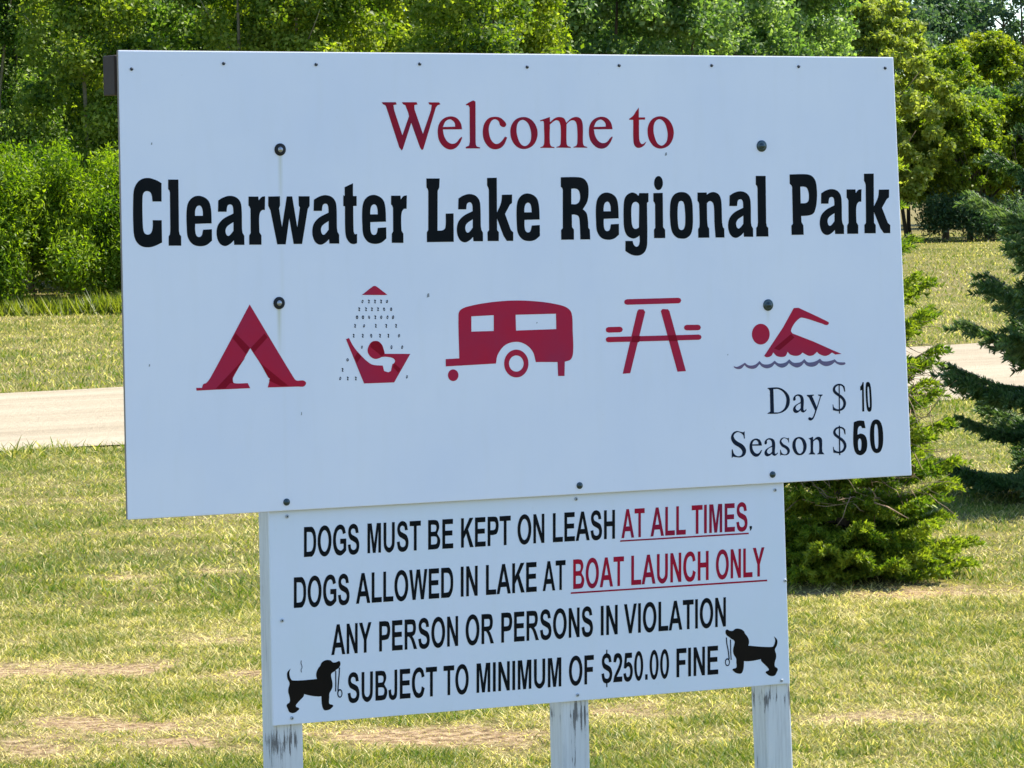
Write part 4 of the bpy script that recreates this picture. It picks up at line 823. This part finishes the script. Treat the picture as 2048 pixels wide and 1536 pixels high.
def dome_clumps(h, r, z0, n, rg, cr):
    """uneven rounded crown: small clumps in a domed volume with lobes and a few stray tufts"""
    lob = rg.uniform(0, 6.28, 3); out = []
    for _ in range(n):
        t = rg.random() ** .85; z = z0 + (h - z0) * t; a = rg.uniform(0, 6.28)
        env = math.sqrt(max(.02, 1 - abs((t - .38) / (.63 if t > .38 else .48)) ** 2.3))
        env *= 1 + .18 * math.sin(2 * a + lob[0] + 3 * t) + .14 * math.sin(3 * a + lob[1] - 5 * t) + .10 * math.sin(9 * t + lob[2])
        d = r * env * rg.random() ** .38 * (1.12 if rg.random() < .08 else 1)
        s = rg.uniform(*cr); out.append((d * math.cos(a), d * math.sin(a), z, s, s * rg.uniform(.5, .9)))
    return out

def make_tree(loc, rz, crown_me, trunk, bark, label, cat='tree', group=None, name='deciduous_tree', scale=1.0):
    o = tag(empty(name, loc, rz), label, cat, group); o.scale = (scale,) * 3
    if trunk is not None:
        tv, tf = trunk; mesh_obj('trunk', tv, tf, bark, o, True)
    link(bpy.data.objects.new('crown', crown_me), o)
    return o

def copy_thing(src, loc, rz, scale, label, group):
    o = src.copy(); COL.objects.link(o); o.location = loc; o.rotation_euler = (0, 0, rz); o.scale = (scale,) * 3
    o['label'] = label; o['group'] = group
    for ch in src.children:
        c = ch.copy(); COL.objects.link(c); c.parent = o
    return o

# --- the wood behind the sign: leafy to the ground, trees copied from three kinds
rg = np.random.default_rng(21)
LBL_WOOD = 'leafy green tree of the dense wood behind the hedge, crown merged with neighbours'
GRP_WOOD = 'trees of the wood behind the hedge'
protos = []
wood_spots = []
for x in np.arange(-11.5, 0.4, 1.75): wood_spots.append((x + rg.uniform(-.4, .4), 57.0 + rg.uniform(-.8, .8)))
for x in np.arange(-13, 0.2, 2.3): wood_spots.append((x + rg.uniform(-.5, .5), 60.5 + rg.uniform(-.8, .8)))
for x in np.arange(-14, -0.5, 2.8): wood_spots.append((x + rg.uniform(-.5, .5), 64.5 + rg.uniform(-.8, .8)))
for x in np.arange(-15, 1.4, 2.1): wood_spots.append((x + rg.uniform(-.5, .5), 69.0 + rg.uniform(-1, 1)))
for x in np.arange(-15, 1.0, 2.4): wood_spots.append((x + rg.uniform(-.5, .5), 73.5 + rg.uniform(-1, 1)))
for i, (x, y) in enumerate(wood_spots):
    kind = i % 4 if x < -5.2 else (1 if i % 2 else 3)
    if x < -5.2 and kind == 1: kind = 0
    while len(protos) < 4: protos.append(None)
    if protos[kind] is None:
        h = (5.9, 6.4, 5.7, 6.2)[kind]
        cl = tall_clumps(h, 1.3, .5, 110, rg, .55, (.16, .48))
        m = (M_FOREST, M_FORESTY, M_FOREST, M_FORESTY)[kind]
        protos[kind] = make_tree((x, y, 0), rg.uniform(0, 6.28), crown_mesh('crown', cl, 38000, .075, .62, m, rg, .2), tree_trunk(h, .055, rg, 4, .9), M_PALEBARK, LBL_WOOD, 'tree', GRP_WOOD)
    else:
        copy_thing(protos[kind], (x, y, 0), rg.uniform(0, 6.28), rg.uniform(.92, 1.12) * (1.0 if y < 66 else 1.3), LBL_WOOD, GRP_WOOD)
# --- greyer trees further back, right of the wood
LBL_GREY = 'grey green leafy tree set back right of the dense wood, above the welcome board'
GRP_GREY = 'grey green trees beyond the wood'
gp = None
for i, (x, y) in enumerate([(.6, 78), (2.1, 79), (3.6, 80), (5.2, 82), (6.8, 84), (1.3, 83), (3.0, 85), (4.7, 87), (6.2, 89), (7.1, 93), (.2, 86), (5.4, 96), (2.4, 95), (7.0, 100), (3.9, 99)]):
    if gp is None:
        cl = tall_clumps(7.6, 1.45, .8, 100, rg, .5, (.2, .55))
        gp = make_tree((x, y, 0), 1.0, crown_mesh('crown', cl, 26000, .12, .62, M_GREYLEAF, rg, .25), tree_trunk(7.6, .08, rg, 5, 1.1), M_BARK, LBL_GREY, 'tree', GRP_GREY)
    else: copy_thing(gp, (x, y, 0), rg.uniform(0, 6.28), rg.uniform(.9, 1.1), LBL_GREY, GRP_GREY)

# --- hedge of upright shrubs in front of the wood
def hedge_crown(n, w, h, rg, mat, size=.075, dep=.2):
    cl = []
    for _ in range(44):
        z = rg.uniform(.45, h); cl.append((rg.uniform(-w, w), rg.uniform(-.5, .5) - dep * (1 - z / h), z * rg.uniform(.8, 1), rg.uniform(.22, .42), rg.uniform(.25, .5)))
    P, N = clumped(cl, n, rg, .35); P[:, 2] = np.maximum(P[:, 2], .03)
    me = np_mesh('crown', leaf_quads(P, N, size, .34, rg, -1.1), 4); me.materials.append(mat); return me
LBL_H = 'bright green shrub merged into the hedge at the foot of the wood'
GRP_H = 'shrubs forming the hedge left of the sign'
hp = []
for i, x in enumerate(np.arange(-11.0, 1.5, 1.05)):
    y = 53.4 + rg.uniform(-.25, .25)
    if len(hp) < 3:
        hp.append(make_tree((x, y, 0), 0, hedge_crown(36000, .8, 2.0, rg, M_HEDGE, .072, 1.1), tree_trunk(1.8, .03, rg, 3, .6, 4), M_BARK, LBL_H, 'shrub', GRP_H, 'hedge_shrub'))
    else: copy_thing(hp[i % 3], (x, y, 0), rg.uniform(-.3, .3), rg.uniform(.82, 1.14), LBL_H, GRP_H)
# unmown grass along the foot of the hedge
n = 26000; x = rg.uniform(-12, 2, n); y = 51.9 + rg.normal(0, .28, n) + .05 * np.sin(x * 3)
P = np.stack([x, y, np.zeros(n)], -1); hh = .28 * rg.uniform(.3, 1.2, n) * (.5 + vnoise(x, y, .7, 77, 2)); az = rg.uniform(0, 6.28, n)
tipv = np.stack([np.cos(az) * hh * .8, np.sin(az) * hh * .8, hh], -1); sw = np.stack([np.sin(az), -np.cos(az), az * 0], -1) * .012
tg = np_mesh('tall_grass', np.stack([P - sw, P + sw, P + tipv * .6 + sw * .7, P + tipv], 1).reshape(-1, 3), 4)
tg.materials.append(foliage("tall_grass_blade", (0.06, 0.09, 0.012), (0.12, 0.15, 0.02), (0.24, 0.24, 0.05), .4, (1, 1.1, .3), 1.5))
tag(link(bpy.data.objects.new('tall_grass', tg)), kind='stuff')

# --- the trees on the right, beyond the road and the lawn
def broad(loc, h, r, z0, n, size, mat, label, rg, nclump=110, bark=M_BARK, stems=1, cr=(.10, .30), asp=.6, taper=.55, tr=.1, cat='tree', name='deciduous_tree', group=None, droop=.3):
    cl = dome_clumps(h - cr[0], r * 1.12, z0, nclump * 2, rg, cr)
    return make_tree(loc, rg.uniform(0, 6.28), crown_mesh('crown', cl, n, size, asp, mat, rg, .15, droop), tree_trunk(h * .95, tr, rg, 8, r * .8, stems), bark, label, cat, group, name)
broad((9.55, 96, 0), 6.25, 1.5, 1.3, 34000, .12, M_YELLOW, 'pale yellow green round topped tree behind the upper right corner of the welcome board', rg)
broad((13.2, 103, 0), 5.6, 1.3, .9, 30000, .12, M_LIME, 'bright yellow green tree with a rounded crown, far right among darker trees', rg)
broad((11.8, 101, 0), 5.1, 1.05, 1.0, 20000, .12, M_FORESTY, 'small mid green tree wedged between the pale yellow tree and the bright rounded one', rg)
broad((11.75, 97.5, 0), 3.75, 1.15, 1.35, 20000, .11, M_FORESTY, 'spreading low tree on several thin stems, across the lawn right of the board', rg, stems=3, tr=.09, taper=.35)
broad((10.55, 98.2, 0), 3.9, 1.0, 1.2, 18000, .11, M_FORESTY, 'low bushy tree beyond the lawn, close beside the right edge of the board', rg, stems=2, tr=.09, taper=.35)
broad((12.65, 99.6, 0), 4.0, 1.0, 1.2, 18000, .11, M_GREYLEAF, 'low greyish bushy tree between the spreading low tree and the leaning stems', rg, stems=2, tr=.08, taper=.35)
broad((13.6, 98.5, 0), 3.85, 1.2, 1.35, 20000, .11, M_LIME, 'low bushy tree on leaning stems, beyond the lawn at the right edge', rg, stems=4, tr=.09, taper=.35)
broad((15.4, 100, 0), 4.2, 1.2, .9, 16000, .12, M_FOREST, 'dark leafy tree standing behind the blue spruce at the right edge', rg, taper=.5)
for x, y, h, rr, lab in ((11.6, 117, 8.6, 1.7, 'dark bluish tree just beyond the pale yellow tree, below the patch of sky'), (14.2, 121, 7.7, 1.5, 'dark bluish tree behind the bright rounded tree, near the top right corner'),
                     (17.2, 123, 9.4, 1.7, 'tall dark bluish tree in the top right corner behind the spruce'), (8.2, 112, 9.5, 1.8, 'tall dark tree behind the pale yellow tree, above the board'),
                     (12.7, 126, 10.2, 2.0, 'hazy dark tree between two bluish trees, directly under the patch of sky'), (17.3, 131, 10.2, 2.0, 'farthest dark tree seen between the bright rounded tree and the corner tree')):
    broad((x, y, 0), h, rr, .8, 20000, .16, M_BLUELEAF, lab, rg, taper=.8, cr=(.2, .5))
broad((-.42, 62.5, 0), 6.8, .55, .3, 14000, .085, M_BLUELEAF, 'added narrow dark tree standing in for the shaded gap right of the dense wood', rg)  # added tree, its dark leaves painting the shaded gap beside the wood
# undergrowth below those trees, its dark leaf colour standing in for shade
for x, y, h, w, lab in ((11.5, 96.6, 1.0, .7, 'low bush coloured dark for the shade under the multi stemmed tree'), (12.7, 96.9, .95, .8, 'low bush coloured dark for the shade under the leaning stems, right of the other'), (14.3, 97.2, 1.0, .9, 'low bush coloured dark for shade, far edge of the lawn behind the spruce branches')):
    o = make_tree((x, y, 0), 0, hedge_crown(9000, w, h, rg, M_BLUELEAF, .10), tree_trunk(h * .8, .02, rg, 3, .4, 3), M_BARK, lab, 'shrub', None, 'low_bush')

# ---------------------------------------------------------------- spruces
def spruce(name, loc, rz, h, r, zlow, mat, label, rg, whorls, per, needle, twig_step, dens, dead=False, droop=.25, power=.8, lift=.25, flat=1.0, zexp=.95):
    o = tag(empty(name, loc, rz), label, 'tree')
    paths = [([(0, 0, -.1), (0.01, 0, h * .5), (0, 0.01, h)], [h * .016, h * .010, h * .002])]
    tw = []      # twig segments: start, dir, length
    bp = []
    for wi in range(whorls):
        f = wi / (whorls - 1); z = zlow + (h * .97 - zlow) * f ** zexp
        L0 = r * (1 - f) ** power + .04
        k = max(3, int(per * (1 - .45 * f)))
        for b in range(k):
            a = 2 * math.pi * (b + rg.uniform(-.35, .35)) / k + wi * 1.3; L = L0 * rg.uniform(.78, 1.12); zz = z + rg.uniform(-.04, .04) * h / 3
            dirv = np.array([math.cos(a), math.sin(a), 0.0]); side = np.array([-math.sin(a), math.cos(a), 0])
            def axis(u): return np.array([0, 0, zz]) + dirv * L * u + np.array([0, 0, 1]) * L * (lift * u * (f * 1.6 - .2) - droop * u * (1 - u) * 1.6 + lift * .5 * u ** 3)
            bp.append(([tuple(axis(u)) for u in (0, .35, .7, 1)], [h * .0024 * (1 - f * .6), h * .0018 * (1 - f * .6), h * .0012, h * .0004]))
            m = max(3, int(L / twig_step))
            for q in range(m):
                u = .12 + .86 * (q + rg.uniform(0, .6)) / m
                p = axis(min(u, 1)); tl = (0.42 * L * (1.05 - u) + twig_step * 1.1) * rg.uniform(.7, 1.15)
                for sgn in (-1, 1):
                    d = dirv * .75 + side * sgn * rg.uniform(.5, 1.0) + np.array([0, 0, rg.uniform(-.30, .22) * flat])
                    tw.append((p, d / np.linalg.norm(d), tl))
            tw.append((axis(.82), dirv * 1 + np.array([0, 0, .12]), L * .22 + twig_step))
    tv, tf = tubes(paths + bp, 7); mesh_obj('trunk', tv, tf, M_BARK, o, True)
    S = np.array([t_[0] for t_ in tw]); D = np.array([t_[1] for t_ in tw]); Ln = np.array([t_[2] for t_ in tw])
    cnt = np.maximum(6, (Ln * dens).astype(int)); k = np.repeat(np.arange(len(tw)), cnt); n = len(k)
    u = rg.random(n); P = S[k] + D[k] * (Ln[k] * u)[:, None]; P[:, 2] -= .10 * (u ** 2) * Ln[k]
    rad = rg.normal(size=(n, 3)); rad[:, 2] += .35; rad -= (rad * D[k]).sum(1)[:, None] * D[k]; rad /= np.linalg.norm(rad, axis=1)[:, None]
    A = D[k] * rg.uniform(.45, .95, n)[:, None] + rad * .75; A /= np.linalg.norm(A, axis=1)[:, None]
    B = np.cross(A, rg.normal(size=(n, 3))); B /= np.linalg.norm(B, axis=1)[:, None]
    s = needle * rg.uniform(.7, 1.25, n)[:, None]; w = s * .30
    keepz = P[:, 2] > .02
    V = np.stack([P - B * w * .5, P + B * w * .5, P + A * s * .8 + B * w * .35, P + A * s, ], 1)[keepz].reshape(-1, 3)
    me = np_mesh('needles', V, 4); me.materials.append(mat)
    cr = link(bpy.data.objects.new('crown', me), o)
    if dead:
        dp = []
        for _ in range(260):
            a = rg.uniform(-2.7, -.9); rr = r * rg.uniform(.55, 1.0); z = rg.uniform(.35, 1.15)
            p = np.array([math.cos(a) * rr * .9, math.sin(a) * rr * .9, z]); d = np.array([rg.normal() * .7 + .2, -.5 + rg.normal() * .4, rg.normal() * .45 - .1]); d /= np.linalg.norm(d); L = rg.uniform(.06, .22)
            pts = [tuple(p + d * L * u + rg.normal(size=3) * .012 * u) for u in (0, .35, .7, 1)]
            dp.append((pts, [.0022, .0018, .0014, .0008]))
        for p0, p1 in (((-.12, -.52, .36), (.02, -.60, .29)),):
            p0, p1 = np.array(p0), np.array(p1)
            sv, sf = tubes([([tuple(p0 + (p1 - p0) * u + rg.normal(size=3) * .012) for u in (0, .3, .6, 1)], [.004, .0035, .003, .0015])], 5); mesh_obj('dead_branch', sv, sf, M_DEAD, o, True)
        dv, df = tubes(dp, 4); tag(mesh_obj('dead_twigs', dv, df, M_DEAD, o, True), kind='stuff')
    return o
M_SPRUCE = foliage("young_spruce_needle", (0.024, 0.07, 0.008), (0.11, 0.175, 0.016), (0.29, 0.33, 0.04), .40, (1.0, 1.1, .3), 4.0, .5, None, .4)
M_BLUESPRUCE = foliage("blue_spruce_needle", (0.016, 0.050, 0.014), (0.050, 0.10, 0.028), (0.17, 0.23, 0.09), .28, (1.0, 1.1, .45), 3.5)
spruce('young_spruce', (1.43, 16.3, 0), .4, 2.15, .50, .07, M_SPRUCE, 'bushy young bright green spruce behind the sign, brown dead twigs low on its side', np.random.default_rng(5), 15, 15, .024, .028, 620, True, .14, .36, .22, .5, 1.3)
spruce('blue_spruce', (3.24, 20.1, 0), 1.1, 2.35, .98, .16, M_BLUESPRUCE, 'dark blue green spruce with separate layered branches, cut off by the right edge', np.random.default_rng(6), 11, 8, .034, .034, 430, False, .16, .34, .2, .34)
